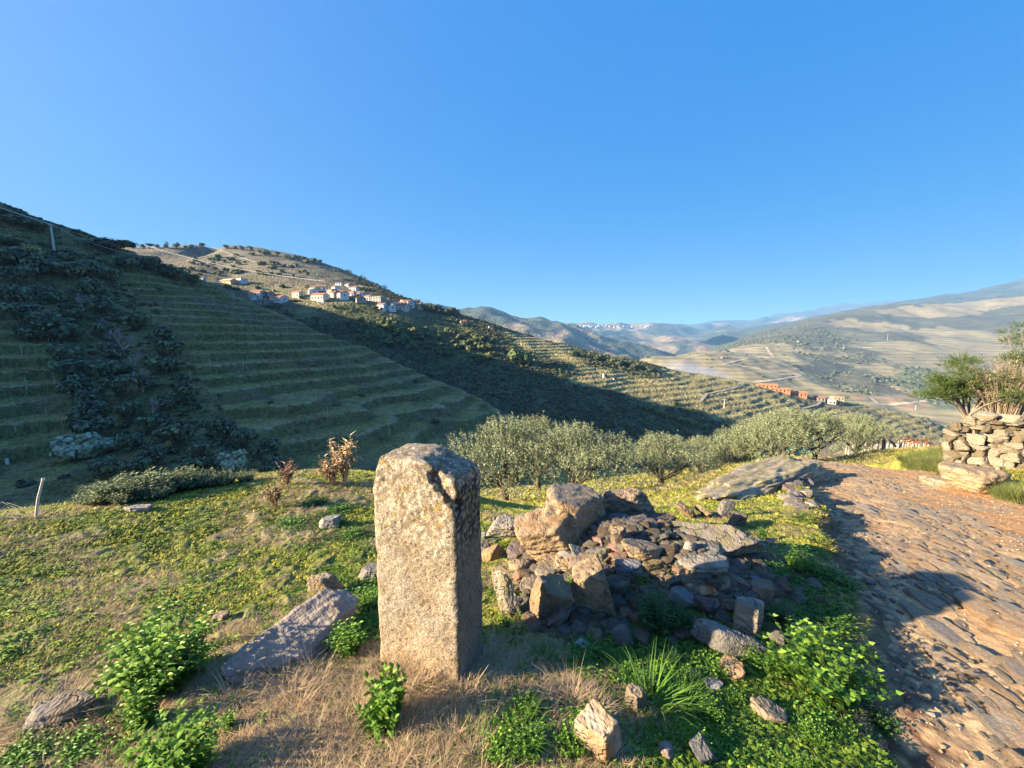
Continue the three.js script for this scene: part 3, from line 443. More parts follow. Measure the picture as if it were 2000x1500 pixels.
// ---------- stones ----------
let stoneSeed = 100;
function stoneGeo(w, h, d, o = {}) {                        // an angular, slightly worn block: w across, h high, d deep, centred
  const r = rngOf(o.seed ?? stoneSeed++), pl = [], sides = o.sides ?? 5 + Math.floor(r() * 3), pw = o.p ?? 26, ph = r() * 6;
  pl.push([0.14 * (r() - 0.5), 1, 0.14 * (r() - 0.5), 0.96], [0.14 * (r() - 0.5), -1, 0.14 * (r() - 0.5), 0.96]);
  for (let i = 0; i < sides; i++) { const a = ph + (i + 0.45 * (r() - 0.5)) / sides * 6.283, t = (r() - 0.5) * (o.tilt ?? 0.7); pl.push([Math.cos(a), t, Math.sin(a), 0.72 + 0.26 * r()]); }
  for (let i = 0; i < 3; i++) { const a = r() * 6.283, t = (r() - 0.5) * 2.2; pl.push([Math.cos(a), t, Math.sin(a), 0.95 + 0.25 * r()]); }
  pl.forEach((q) => { const l = Math.hypot(q[0], q[1], q[2]); q[0] /= l; q[1] /= l; q[2] /= l; });
  const det = o.det ?? 11, g0 = mergeVertices(new THREE.IcosahedronGeometry(1, det).deleteAttribute('uv').deleteAttribute('normal'), 1e-4), p = g0.attributes.position, q = V(0, 0, 0), rough = o.rough ?? 0.05, oy = r() * 99;
  for (let i = 0; i < p.count; i++) {
    q.fromBufferAttribute(p, i); let s = 0; for (const k of pl) { const m = k[0] * q.x + k[1] * q.y + k[2] * q.z; if (m > 0) s += Math.pow(m / k[3], pw); }
    let R = Math.pow(s, -1 / pw); const x = q.x * R, y = q.y * R, z = q.z * R, flat = Math.abs(y);
    R *= 1 + rough * (n3(x * 2.2 + oy, y * 2.2, z * 2.2) + 0.5 * n3(x * 6, y * 6 + oy, z * 6)) + (o.layers ?? 0.035) * (1 - flat * 0.6) * (Math.abs(n2(y * (o.lf ?? 4) + oy, 3)) - 0.3);
    p.setXYZ(i, q.x * R * w / 2, q.y * R * h / 2, q.z * R * d / 2);
  }
  g0.computeVertexNormals(); const g = g0.toNonIndexed(), P0 = g.attributes.position.array, N = g.attributes.normal.array, n = P0.length / 3, u = new Float32Array(n * 2), c = new Float32Array(n * 3), ou = r() * 5;
  const A1 = o.col ?? [0.26, 0.2, 0.14], A2 = o.col2 ?? A1.map((e, i) => e * [0.75, 0.8, 0.95][i]), top2 = o.top;
  for (let k = 0; k < n; k += 3) {
    const nx = Math.abs(N[k * 3] + N[k * 3 + 3]), ny = Math.abs(N[k * 3 + 1] + N[k * 3 + 4]), nz = Math.abs(N[k * 3 + 2] + N[k * 3 + 5]);
    for (let j = k; j < k + 3; j++) {
      const x = P0[j * 3], y = P0[j * 3 + 1], z = P0[j * 3 + 2];
      if (ny > nx && ny > nz) { u[j * 2] = x + ou; u[j * 2 + 1] = z * 0.5 + ou; } else if (nx > nz) { u[j * 2] = z + ou; u[j * 2 + 1] = y + ou; } else { u[j * 2] = x + ou; u[j * 2 + 1] = y + ou; }
      let t = clamp(0.5 + 0.9 * n3(x * 7 / (w + 0.15) * 0.6 + oy, y * 5, z * 5)), cc = mix3(A1, A2, t);
      if (top2) cc = mix3(cc, top2, sst(0.35, 0.8, N[j * 3 + 1] * (o.up ?? 1)) * clamp(0.75 + 0.5 * n3(x * 9, y * 9, z * 9)));
      if (o.moss) cc = mix3(cc, MOSS, sst(0.15, 0.5, n3(x * 8 + oy, y * 8, z * 8) + (N[j * 3 + 1] - 0.5) * 0.5) * o.moss);
      c.set(cc, j * 3);
    }
  }
  g.setAttribute('uv', new THREE.BufferAttribute(u, 2)); g.setAttribute('color', new THREE.BufferAttribute(c, 3)); return g;
}
const TAN = [0.42, 0.31, 0.19], ORG = [0.44, 0.28, 0.14], GRY = [0.28, 0.26, 0.235], BLU = [0.21, 0.2, 0.18], BRN = [0.27, 0.2, 0.135], PALE = [0.43, 0.39, 0.32], PURP = [0.27, 0.235, 0.19];
// a stone where the photograph shows it: box in photo pixels (left, top, right, bottom), seated on what lies below it
function stone(box, label, o = {}, category = 'rock', group) {
  const [x0, y0, x1, y1] = box, cx = (x0 + x1) / 2, cy = (y0 + y1) / 2; let f = o.f; if (!f) { const g = hit(cx, y1 - (y1 - y0) * 0.12); f = g ? g[2] : 4; if (o.df) f += o.df; }
  const c = P(cx, cy, f), k = pxSize(cx, cy, f), w = (x1 - x0) * k, hpx = (y1 - y0) * k, d = o.d ?? Math.min(w, hpx * 1.3) * 0.95, h = o.h ?? Math.max(hpx * 0.55, (hpx - d * 0.42) * 1.0);
  c[2] += d * 0.25; const m = solo(o.name ?? 'rock', stoneGeo(w * 1.06, h * 1.12, d, o), o.mat ?? ((o.seed ?? 0) % 3 ? M.rock2 : M.rock), label, category, group);
  m.position.set(c[0], c[1] - 0.1 * d, -c[2]); m.rotation.set(o.rx ?? 0, o.ry ?? 0, o.rz ?? 0, 'YXZ'); return m;
}
const PG = 'loose stones of the slate pile';
stone([1054, 958, 1192, 1044], 'large angular orange-faced boulder with blue-grey top crowning the stone pile', { f: 2.95, d: 0.42, h: 0.27, col: ORG, col2: TAN, top: BLU, ry: 0.5, rz: -0.12, det: 20, seed: 7, layers: 0.03, sides: 5 });
stone([1022, 1004, 1136, 1086], 'rounded tan boulder under the crowning boulder of the pile', { f: 2.78, d: 0.4, h: 0.26, col: TAN, col2: [0.33, 0.21, 0.11], ry: 0.3, rz: 0.25, det: 18, seed: 19, layers: 0.09, lf: 6 });
stone([1181, 958, 1264, 1010], 'brown block with pale top right of the crowning boulder', { f: 3.25, d: 0.3, h: 0.2, col: BRN, top: TAN, ry: -0.4, rz: 0.1, det: 16, seed: 23 });
stone([1258, 1000, 1320, 1040], 'dark brown stone at the right back of the pile', { f: 3.1, col: [0.16, 0.12, 0.09], det: 12, seed: 31 });
stone([1188, 1002, 1242, 1046], 'blue-grey stone touching the crowning boulder on its right', { f: 2.95, col: BLU, ry: 0.7, det: 12, seed: 33 });
stone([1238, 1006, 1274, 1044], 'small blue-grey round stone between darker blocks', { f: 2.95, col: BLU, p: 9, seed: 35 });
stone([1222, 1018, 1462, 1098], 'long grey slab lying across the right of the pile', { f: 2.72, d: 0.42, h: 0.13, col: GRY, col2: BRN, top: [0.3, 0.27, 0.235], ry: -0.22, rz: 0.16, rx: 0.22, det: 22, seed: 41, sides: 6, layers: 0.08, moss: 0.35 });
stone([1222, 1054, 1300, 1098], 'tan wedge at the left end of the long grey slab', { f: 2.52, d: 0.2, h: 0.09, col: TAN, ry: 0.3, rz: -0.2, det: 13, seed: 43 });
stone([1195, 1032, 1228, 1076], 'small upright brown stone beside the dark hollow', { f: 2.62, h: 0.15, d: 0.12, col: BRN, top: TAN, seed: 47, rz: 0.15 });
stone([1292, 1070, 1416, 1104], 'thin dark slab bridging pale boulder and long slab', { f: 2.5, h: 0.055, d: 0.25, col: GRY, top: PURP, rz: 0.12, rx: 0.2, det: 14, seed: 53, layers: 0.1 });
stone([1325, 1078, 1434, 1132], 'pale rounded boulder on the right front of the pile', { f: 2.42, d: 0.25, col: PALE, col2: GRY, p: 8, det: 15, seed: 59 });
stone([1338, 1054, 1360, 1078], 'knobbly fist-sized stone sitting on the long slab', { f: 2.55, col: PALE, p: 6, seed: 61, det: 8 });
stone([1202, 1088, 1252, 1136], 'smooth blue-grey boulder in the middle of the pile', { f: 2.42, col: [0.23, 0.25, 0.29], p: 10, ry: 0.6, det: 13, seed: 67 });
stone([1128, 1116, 1192, 1202], 'pyramid-shaped tan stone at the front of the pile', { h: 0.27, d: 0.24, col: TAN, col2: BRN, ry: -0.3, rz: 0.3, det: 16, seed: 71, sides: 4, tilt: 0.5 });
stone([1178, 1120, 1232, 1190], 'dark mossy round stone leaning on the pyramid stone', { df: 0.06, col: [0.15, 0.135, 0.11], p: 8, det: 12, seed: 73, moss: 0.3 });
stone([1040, 1136, 1108, 1222], 'brown ribbed stone leaning left at the front of the pile', { h: 0.26, d: 0.17, col: [0.34, 0.24, 0.14], rz: -0.4, ry: -0.5, det: 16, seed: 79, layers: 0.11, lf: 7 });
stone([1060, 1176, 1120, 1230], 'dark slab propped against the ribbed brown stone', { h: 0.06, d: 0.2, col: BLU, col2: BRN, rz: 0.7, det: 12, seed: 83 });
stone([966, 1120, 1002, 1208], 'pale lichened thin slab standing upright right of the pillar', { h: 0.26, d: 0.055, col: PALE, col2: [0.3, 0.26, 0.18], rz: 0.22, ry: -0.35, det: 14, seed: 89, sides: 5, moss: 0.4 });
stone([1016, 1132, 1056, 1160], 'squared purple-grey block left of the ribbed stone', { col: PURP, top: TAN, seed: 97, p: 22, sides: 4, tilt: 0.1 });
stone([994, 1090, 1038, 1126], 'rounded tan cobble on the left flank of the pile', { col: TAN, p: 8, seed: 101, layers: 0.09 });
stone([1046, 1104, 1090, 1136], 'grey ridged cobble above the ribbed brown stone', { col: GRY, col2: TAN, seed: 103, ry: 1, layers: 0.1 });
stone([1060, 1072, 1112, 1098], 'tan flake resting on the pile just under the tan boulder', { h: 0.06, d: 0.16, col: TAN, ry: 0.5, rz: 0.25, seed: 107 });
stone([1082, 1086, 1150, 1118], 'broad tan flat stone below the dark hollow', { h: 0.065, d: 0.18, col: TAN, top: [0.46, 0.34, 0.2], rz: 0.15, rx: 0.15, det: 13, seed: 109 });
stone([1444, 1174, 1496, 1252], 'upright squared block with lichen at the right edge of the pile', { h: 0.2, d: 0.15, col: PURP, col2: PALE, ry: 0.4, rz: -0.06, p: 20, sides: 4, tilt: 0.15, det: 14, seed: 113 });
stone([1358, 1222, 1492, 1284], 'long grey post-like stone half sunk in the weeds', { h: 0.1, d: 0.13, col: BLU, top: [0.3, 0.28, 0.26], rz: -0.26, ry: -0.25, p: 9, det: 16, seed: 127 });
stone([1346, 1138, 1398, 1170], 'rust-orange brick-like stone in the shaded right of the pile', { col: [0.45, 0.17, 0.05], col2: TAN, ry: -0.4, seed: 131, p: 12 });
stone([1472, 1132, 1520, 1182], 'brown cube-like stone right of the rusty stone', { col: BRN, ry: 0.6, seed: 137 });
stone([1422, 1118, 1476, 1150], 'flat dark slab right of the pale rounded boulder', { h: 0.05, d: 0.16, col: BRN, rz: -0.3, seed: 139 });
stone([1318, 972, 1366, 1020], 'leaning brown slate plate at the back right of the pile', { h: 0.07, d: 0.2, col: BRN, col2: TAN, rz: -0.75, ry: 0.3, det: 13, seed: 149, layers: 0.12 });
stone([1360, 984, 1398, 1016], 'second leaning slate plate beside the first at the back', { h: 0.05, d: 0.18, col: TAN, rz: -0.7, ry: 0.3, seed: 151, layers: 0.12 });
stone([1406, 972, 1434, 1016], 'narrow grey stone standing upright behind the long slab', { h: 0.17, d: 0.06, col: GRY, rz: -0.12, seed: 157 });
stone([1432, 998, 1462, 1034], 'stubby reddish stone beside the small green weed', { col: BRN, seed: 163 });
stone([1122, 1250, 1152, 1272], 'small white stone in the shaded grass before the pile', { col: [0.55, 0.56, 0.58], p: 7, seed: 167, det: 8 });
stone([1200, 1222, 1232, 1274], 'dark slate shard standing on its end in the shade', { h: 0.13, d: 0.05, col: BLU, rz: 0.3, seed: 173 });
stone([1314, 1156, 1382, 1196], 'grey angular stone beneath the rusty stone', { col: GRY, seed: 179, rz: -0.3 });
stone([940, 1072, 980, 1100], 'tan wedge stone poking out right of the pillar', { h: 0.1, col: ORG, rz: 0.5, seed: 181 });
stone([955, 1008, 1020, 1052], 'grey weathered stone behind the pillar at the left of the pile', { f: 3.1, col: GRY, col2: PALE, seed: 191, layers: 0.1, det: 13 });
stone([990, 1004, 1040, 1036], 'grey jagged stone between pillar and tan boulder', { f: 3.25, col: GRY, col2: BRN, seed: 193, rz: 0.4, layers: 0.1 });
stone([1152, 1050, 1196, 1086], 'dark stone deep in the hollow of the pile', { f: 2.72, col: [0.1, 0.095, 0.09], seed: 197 });
// loose rubble that nothing tells apart
{
  const r = rngOf(5), kinds = [TAN, GRY, BRN, BLU, [0.33, 0.25, 0.17], PALE, [0.38, 0.27, 0.16]], words = ['tan', 'grey', 'brown', 'slate-grey', 'yellowish brown', 'pale', 'ochre'];
  const spots = []; const add = (where, n, cx, cy, sx, sy, s0, s1) => { for (let i = 0; i < n; i++) { const a = r() * 6.283, q = Math.sqrt(r()); spots.push([cx + Math.cos(a) * q * sx, cy + Math.sin(a) * q * sy, s0 + (s1 - s0) * r() * r(), where]); } };
  add('on the left front of the pile', 70, 1085, 1110, 125, 46, 16, 46); add('around the dark hollow of the pile', 44, 1180, 1075, 130, 45, 22, 54); add('on the right flank of the pile', 52, 1390, 1125, 125, 62, 18, 56); add('just right of the pillar', 24, 985, 1045, 50, 38, 20, 48); add('near the tall feathery weed', 26, 1265, 1150, 90, 45, 18, 44); add('beside the upright lichened slab', 16, 1010, 1165, 50, 35, 12, 30); add('at the right end of the pile', 26, 1480, 1095, 70, 55, 16, 40); add('in the shaded grass before the pile', 10, 1260, 1225, 90, 25, 12, 26);
  for (const [px, py, s, where] of spots) { const kk = Math.floor(r() * kinds.length);
    const g = hit(px, py + s * 0.3); if (!g) continue; const w = s * pxSize(px, py, g[2]), flat = 0.2 + 0.42 * r();
    const m = solo('rock', stoneGeo(w * (1 + 0.5 * r()), w * flat, w * (0.6 + 0.4 * r()), { det: s > 24 ? 9 : 6, col: kinds[kk].map((e) => e * (0.65 + 0.4 * r())), layers: 0.06 }), M.rock, (s > 34 ? 'large ' : s > 24 ? 'middling ' : 'small ') + words[kk] + ' slate fragment ' + where, 'rock', PG + ' ' + where);
    m.position.set(g[0], g[1] + w * flat * 0.28, -g[2]); m.rotation.set((r() - 0.5) * 0.8, r() * 6.28, (r() - 0.5) * 0.8);
  }
}
{                                                           // the smallest chips of the heap, past counting
  const g = stoneGeo(1, 0.42, 0.75, { det: 4, seed: 960, col: [1, 1, 1], col2: [0.8, 0.8, 0.8], p: 24 }), r = rngOf(17), im = new THREE.InstancedMesh(g, M.rock2, 2600), q = new THREE.Quaternion(), mt = new THREE.Matrix4(), e = new THREE.Euler(), c = new THREE.Color(); let k = 0;
  for (let i = 0; i < 16000 && k < 2600; i++) {
    const x = 0.1 + 2.0 * r(), f = 1.95 + 1.7 * r(), m = Math.exp(-(((x - 0.85) / 0.75) ** 2) - ((f - 2.7) / 0.6) ** 2) + 0.8 * Math.exp(-(((x - 1.45) / 0.5) ** 2) - ((f - 2.55) / 0.45) ** 2) + 0.8 * Math.exp(-(((x - 0.3) / 0.35) ** 2) - ((f - 2.45) / 0.4) ** 2); if (r() > m * 1.5 - 0.25 || roadIn(...roadST(x, f)) > -0.2) continue;
    const s = 0.03 + 0.1 * r() ** 2, kk = 0.65 + 0.5 * r(), col = [TAN, GRY, BRN, GRY, BRN][Math.floor(r() * 5)]; e.set((r() - 0.5) * 1.1, r() * 6.28, (r() - 0.5) * 1.1); q.setFromEuler(e); mt.compose(V(x, groundRaw(x, f) + s * (0.05 + 0.2 * r()), -f), q, V(s, s * (0.6 + 0.7 * r()), s)); im.setMatrixAt(k, mt); im.setColorAt(k++, c.setRGB(col[0] * kk, col[1] * kk, col[2] * kk));
  }
  im.count = k; shadows(im); top(im, 'slate_chips'); tag(im, 'small slate chips filling the gaps of the stone pile', null, null, 'stuff');
}
// other stones round about
{
  const m = solo('rock', stoneGeo(0.64, 0.2, 0.4, { col: [0.4, 0.34, 0.29], col2: [0.56, 0.48, 0.4], top: [0.42, 0.36, 0.33], det: 28, seed: 211, sides: 6, layers: 0.06, lf: 5, moss: 0.12 }), M.rock, 'big purple-grey slate slab tilted towards the pillar in dry grass', 'rock');
  m.position.set(-1.14, groundRaw(-1.14, 1.88) + 0.02, -1.88); m.rotation.set(0.2, 0.95, 0.08, 'YXZ');
}
stone([608, 1122, 652, 1166], 'pointed grey stone standing behind the big slate slab', { h: 0.13, d: 0.07, col: GRY, col2: TAN, seed: 223, layers: 0.12, sides: 4, rz: 0.1 });
stone([700, 1100, 742, 1136], 'dark stone beside the left side of the granite pillar', { col: GRY, seed: 227, moss: 0.3 });
stone([622, 1008, 662, 1036], 'pale pointed stone among herbs on the left field', { col: PALE, seed: 229, h: 0.11 });
stone([48, 1376, 132, 1428], 'grey angular rock in dry grass at the lower left corner', { col: GRY, col2: BRN, seed: 233, det: 14 });
stone([245, 985, 290, 1003], 'flat stone near the shrubs on the far edge of the field', { col: PALE, seed: 239 });
stone([298, 1290, 356, 1336], 'mossy dark stone between the two nettle clumps', { col: [0.13, 0.11, 0.07], seed: 241, moss: 0.6 });
stone([410, 1196, 436, 1218], 'little tan stone left of the big slate slab', { col: TAN, seed: 251, det: 7 });
stone([1142, 1392, 1214, 1494], 'orange and white pyramid-shaped rock at the bottom centre', { h: 0.17, d: 0.15, col: [0.45, 0.27, 0.12], col2: [0.5, 0.42, 0.34], ry: 0.5, sides: 4, tilt: 0.4, p: 18, det: 16, seed: 257, rz: 0.25 });
stone([1226, 1346, 1264, 1400], 'brown pointed stone beside the long green grass', { h: 0.1, col: BRN, top: TAN, seed: 263 });
stone([1478, 1380, 1536, 1416], 'tan oblong stone in the moss near the road', { col: TAN, seed: 269, h: 0.06, rz: -0.25 });
stone([1412, 1290, 1458, 1334], 'reddish brown stone in the weeds right of the long grass', { col: BRN, col2: ORG, seed: 271 });
stone([1354, 1446, 1404, 1500], 'blue-grey slate shard lying at the bottom edge', { h: 0.05, d: 0.1, col: BLU, rz: -0.9, seed: 277 });
stone([1290, 1454, 1318, 1492], 'small pinkish pebble beside the bottom slate shard', { col: [0.42, 0.3, 0.25], p: 7, seed: 281, det: 8 });
stone([1380, 1330, 1412, 1356], 'little pale stone in yellow moss below the reddish stone', { col: PALE, seed: 283, det: 7 });
{
  const e1 = V(...P(1306, 975, 4.9)), e2 = V(...P(1535, 884, 8.8)), dv = e2.clone().sub(e1), L = dv.length();
  const m = solo('boulder', stoneGeo(L * 1.04, 0.5, 1.5, { col: [0.68, 0.58, 0.44], col2: [0.42, 0.36, 0.28], det: 40, seed: 293, layers: 0.03, lf: 3, sides: 9, p: 12, moss: 0.75, tilt: 0.5, rough: 0.11 }), M.rock2, 'long pale lichened rock spine rising from the verge towards the road crest', 'boulder');
  m.position.set((e1.x + e2.x) / 2 + 0.4, (e1.y + e2.y) / 2 - 0.2, -(e1.z + e2.z) / 2 + 0.1); m.rotation.set(-0.16, Math.atan2(dv.z, dv.x), Math.asin(dv.y / L), 'YXZ');
}
stone([1878, 908, 1980, 958], 'broad tan boulder at the foot of the lichened wall', { f: 6.3, d: 0.7, h: 0.36, col: [0.52, 0.37, 0.2], col2: [0.45, 0.36, 0.27], det: 18, seed: 307, p: 11, rz: -0.06 }, 'boulder');
stone([1828, 930, 1896, 960], 'low pale ledge left of the broad tan boulder', { f: 6.7, d: 0.6, h: 0.2, col: PALE, col2: TAN, det: 14, seed: 311, layers: 0.12 }, 'boulder');
{
  const r = rngOf(9);
  for (let i = 0; i < 34; i++) {
    const px = 1545 + 55 * (r() - 0.3) + (i % 3) * 6, py = 925 + 75 * r(), g = hit(px, py); if (!g) continue; const w = (8 + 15 * r()) * pxSize(px, py, g[2]);
    const m = solo('rock', stoneGeo(w * 1.3, w * 0.6, w, { det: 6, col: [GRY, BLU, BRN, PALE][Math.floor(r() * 4)] }), M.rock, 'small grey rubble stone on the mound beside the far road edge', 'rock', 'rubble on the roadside mound'); m.position.set(g[0], g[1] + w * 0.15, -g[2]); m.rotation.set(r() - 0.5, r() * 6, r() - 0.5);
  }
  for (let i = 0; i < 40; i++) {
    const t = r(), px = i < 20 ? 1640 + 190 * t + 40 * (r() - 0.5) : 60 + 1500 * r(), py = i < 20 ? 1020 + 450 * t : 1010 + 460 * r(), g = hit(px, py); if (!g || (i >= 20 && Math.abs(px - 1200) < 260 && py < 1250)) continue; const w = (7 + 14 * r() * r()) * pxSize(px, py, g[2]);
    const m = solo('stone', stoneGeo(w * 1.2, w * 0.6, w, { det: 6, p: 8, col: [PALE, TAN, GRY][Math.floor(r() * 3)] }), M.rock, i < 20 ? 'loose pebble on the crumbling bank of the dirt road' : 'loose pebble lying in the moss and dry grass', 'stone', i < 20 ? 'pebbles on the road bank' : 'pebbles in the grass'); m.position.set(g[0], g[1] + w * 0.15, -g[2]); m.rotation.set(r() - 0.5, r() * 6, r() - 0.5);
  }
}
// slate ledges that stand out of the road, its strata running downhill
{
  const r = rngOf(21), geos = []; for (let i = 0; i < 9; i++) geos.push(stoneGeo(1, 1, 1, { det: 8, seed: 900 + i, col: i % 3 ? [0.64, 0.49, 0.33] : [0.54, 0.49, 0.42], col2: i % 2 ? [0.62, 0.42, 0.24] : [0.5, 0.43, 0.34], p: 20, tilt: 0.4 }));
  let n = 0;
  { const im = new THREE.InstancedMesh(stoneGeo(1, 1, 1, { det: 5, seed: 970, col: [1, 1, 1], col2: [0.78, 0.76, 0.74], p: 22, tilt: 0.3 }), M.rock2, 1500), mt = new THREE.Matrix4(), q = new THREE.Quaternion(), e = new THREE.Euler(), c = new THREE.Color(); let k = 0;
    for (let i = 0; i < 12000 && k < 1500; i++) { const s = -3 + 13 * Math.pow(r(), 1.3), t = 0.08 + 2.35 * r(), [h, rocky, , x, f] = roadH(s, t); if (f < 0.9 || x / f > 1.75 || r() > rocky * 0.9 + 0.03) continue; const L = (0.03 + 0.1 * r() ** 2) * (s > 3 ? 1.5 : 1), g = 0.75 + 0.45 * r(), m3 = mix3([0.62, 0.45, 0.28], [0.52, 0.47, 0.4], r()); e.set(0.15 * (r() - 0.5), -0.16 + 0.6 * (r() - 0.5), 0.3 * (r() - 0.6)); q.setFromEuler(e); mt.compose(V(x, h, -f), q, V(L * (0.35 + 0.5 * r()), 0.008 + 0.02 * r(), L)); im.setMatrixAt(k, mt); im.setColorAt(k++, c.setRGB(m3[0] * g, m3[1] * g, m3[2] * g)); }
    im.count = k; shadows(im); im.name = 'stone_chips'; im.userData.kind = 'stuff'; road.add(im); }
  for (let i = 0; i < 4000 && n < 280; i++) {
    const s = -3 + 10 * Math.pow(r(), 1.35), t = 0.3 + 2.1 * r(), [h, rocky, led, x, f] = roadH(s, t); if (f < 0.9 || x / f > 1.75 || r() > (rocky * 0.95 + 0.02) * (s < 1.4 ? 1 : 0.3)) continue;
    const L = (0.09 + 0.36 * r() * r()) * (s > 2.5 ? 1.4 : 1), w = L * (0.25 + 0.4 * r()), m = part('stone', geos[Math.floor(r() * 9)], M.rock, road); m.scale.set(w, 0.016 + 0.022 * r(), L);
    m.position.set(x, h + 0.001 + 0.005 * r(), -f); m.rotation.set(0.1 * (r() - 0.5), -0.16 + 0.35 * (r() - 0.5), 0.3 * (r() - 0.6)); n++;
  }
}
// the granite pillar
{
  const w = 0.45, d = 0.265, H = 1.2, rad = 0.028, g = mergeVertices(new THREE.BoxGeometry(w, H, d, 64, 170, 40).deleteAttribute('uv').deleteAttribute('normal'), 1e-5), p = g.attributes.position, q = V(0, 0, 0), c = new Float32Array(p.count * 3);
  for (let i = 0; i < p.count; i++) {
    q.fromBufferAttribute(p, i); const yy = q.y + H / 2, taper = 1 + 0.02 * Math.sin(yy * 5) - 0.03 * sst(0.9, 0.1, yy);
    const top0 = 0.07, k = V(clamp(q.x, -w / 2 + rad, w / 2 - rad), clamp(q.y, -H / 2 + rad, H / 2 - top0), clamp(q.z, -d / 2 + rad, d / 2 - rad)), o = q.clone().sub(k); const R = q.y > H / 2 - top0 ? V(rad, top0, rad) : V(rad, rad, rad);
    if (o.lengthSq() > 0) { const m = Math.hypot(o.x / R.x, o.y / R.y, o.z / R.z), inf = Math.max(Math.abs(o.x / R.x), Math.abs(o.y / R.y), Math.abs(o.z / R.z)); q.copy(k).addScaledVector(o, inf / m); }
    q.x *= taper; if (yy > 1.02) q.y += -0.07 * sst(-0.02, 0.24, q.x) * sst(1.02, 1.17, yy) + 0.006 * Math.cos(q.x * 9) * sst(1.05, 1.2, yy) ;
    if (yy > 0.9) q.x += 0.03 * sst(-0.1, -0.22, q.x) * sst(1.0, 1.18, yy);
    const n = o.lengthSq() > 0 ? o.clone().normalize() : V(0, 0, 1), a = n3(q.x * 6, q.y * 6, q.z * 6), b = n3(q.x * 22, q.y * 22, q.z * 22), e = n3(q.x * 70, q.y * 70, q.z * 70); q.addScaledVector(n, 0.0045 * a + 0.0022 * b + 0.0014 * e);
    // the chiselled groove that runs over the upper right corner of the front
    const G0 = V(0.115, 0.54, d / 2 - 0.012), G1 = V(w / 2 + 0.012, 0.4, d / 2 - 0.012), ab = G1.clone().sub(G0), t = clamp(q.clone().sub(G0).dot(ab) / ab.lengthSq()), dist = q.distanceTo(G0.clone().addScaledVector(ab, t)) + 0.006 * b, cut = sst(0.04, 0.008, dist);
    q.x -= 0.016 * cut; q.z -= 0.026 * cut; q.y -= 0.01 * cut;
    p.setXYZ(i, q.x, q.y, q.z);
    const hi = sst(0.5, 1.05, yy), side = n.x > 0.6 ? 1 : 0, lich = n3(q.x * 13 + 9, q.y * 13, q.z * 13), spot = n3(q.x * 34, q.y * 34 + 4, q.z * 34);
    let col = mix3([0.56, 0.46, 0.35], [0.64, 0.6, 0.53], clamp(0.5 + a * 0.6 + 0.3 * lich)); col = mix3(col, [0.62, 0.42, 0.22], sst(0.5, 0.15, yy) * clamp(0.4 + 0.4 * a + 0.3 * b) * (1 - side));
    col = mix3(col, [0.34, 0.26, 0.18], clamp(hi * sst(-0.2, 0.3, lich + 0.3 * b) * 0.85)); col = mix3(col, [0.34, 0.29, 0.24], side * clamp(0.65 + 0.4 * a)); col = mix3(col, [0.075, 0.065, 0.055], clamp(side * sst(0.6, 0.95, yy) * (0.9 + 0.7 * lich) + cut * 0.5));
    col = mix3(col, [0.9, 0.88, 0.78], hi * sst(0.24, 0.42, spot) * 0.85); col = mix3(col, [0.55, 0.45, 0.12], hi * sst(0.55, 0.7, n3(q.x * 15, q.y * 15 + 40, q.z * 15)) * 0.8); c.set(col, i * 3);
  }
  g.setAttribute('color', new THREE.BufferAttribute(c, 3)); const mv = g; mv.computeVertexNormals();
  const P1 = mv.attributes.position, N1 = mv.attributes.normal, u = new Float32Array(P1.count * 2);
  for (let i = 0; i < P1.count; i++) { const ax = Math.abs(N1.getX(i)), ay = Math.abs(N1.getY(i)), az = Math.abs(N1.getZ(i)); u[i * 2] = ax > az && ax > ay ? P1.getZ(i) + 0.3 : P1.getX(i); u[i * 2 + 1] = ay > az && ay > ax ? P1.getZ(i) : P1.getY(i); }
  mv.setAttribute('uv', new THREE.BufferAttribute(u, 2));
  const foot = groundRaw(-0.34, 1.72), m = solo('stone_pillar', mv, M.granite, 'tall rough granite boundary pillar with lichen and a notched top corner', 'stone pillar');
  m.position.set(-0.4, foot + H / 2 - 0.135, -1.78); m.rotation.set(0, -0.34, 0.0);
}
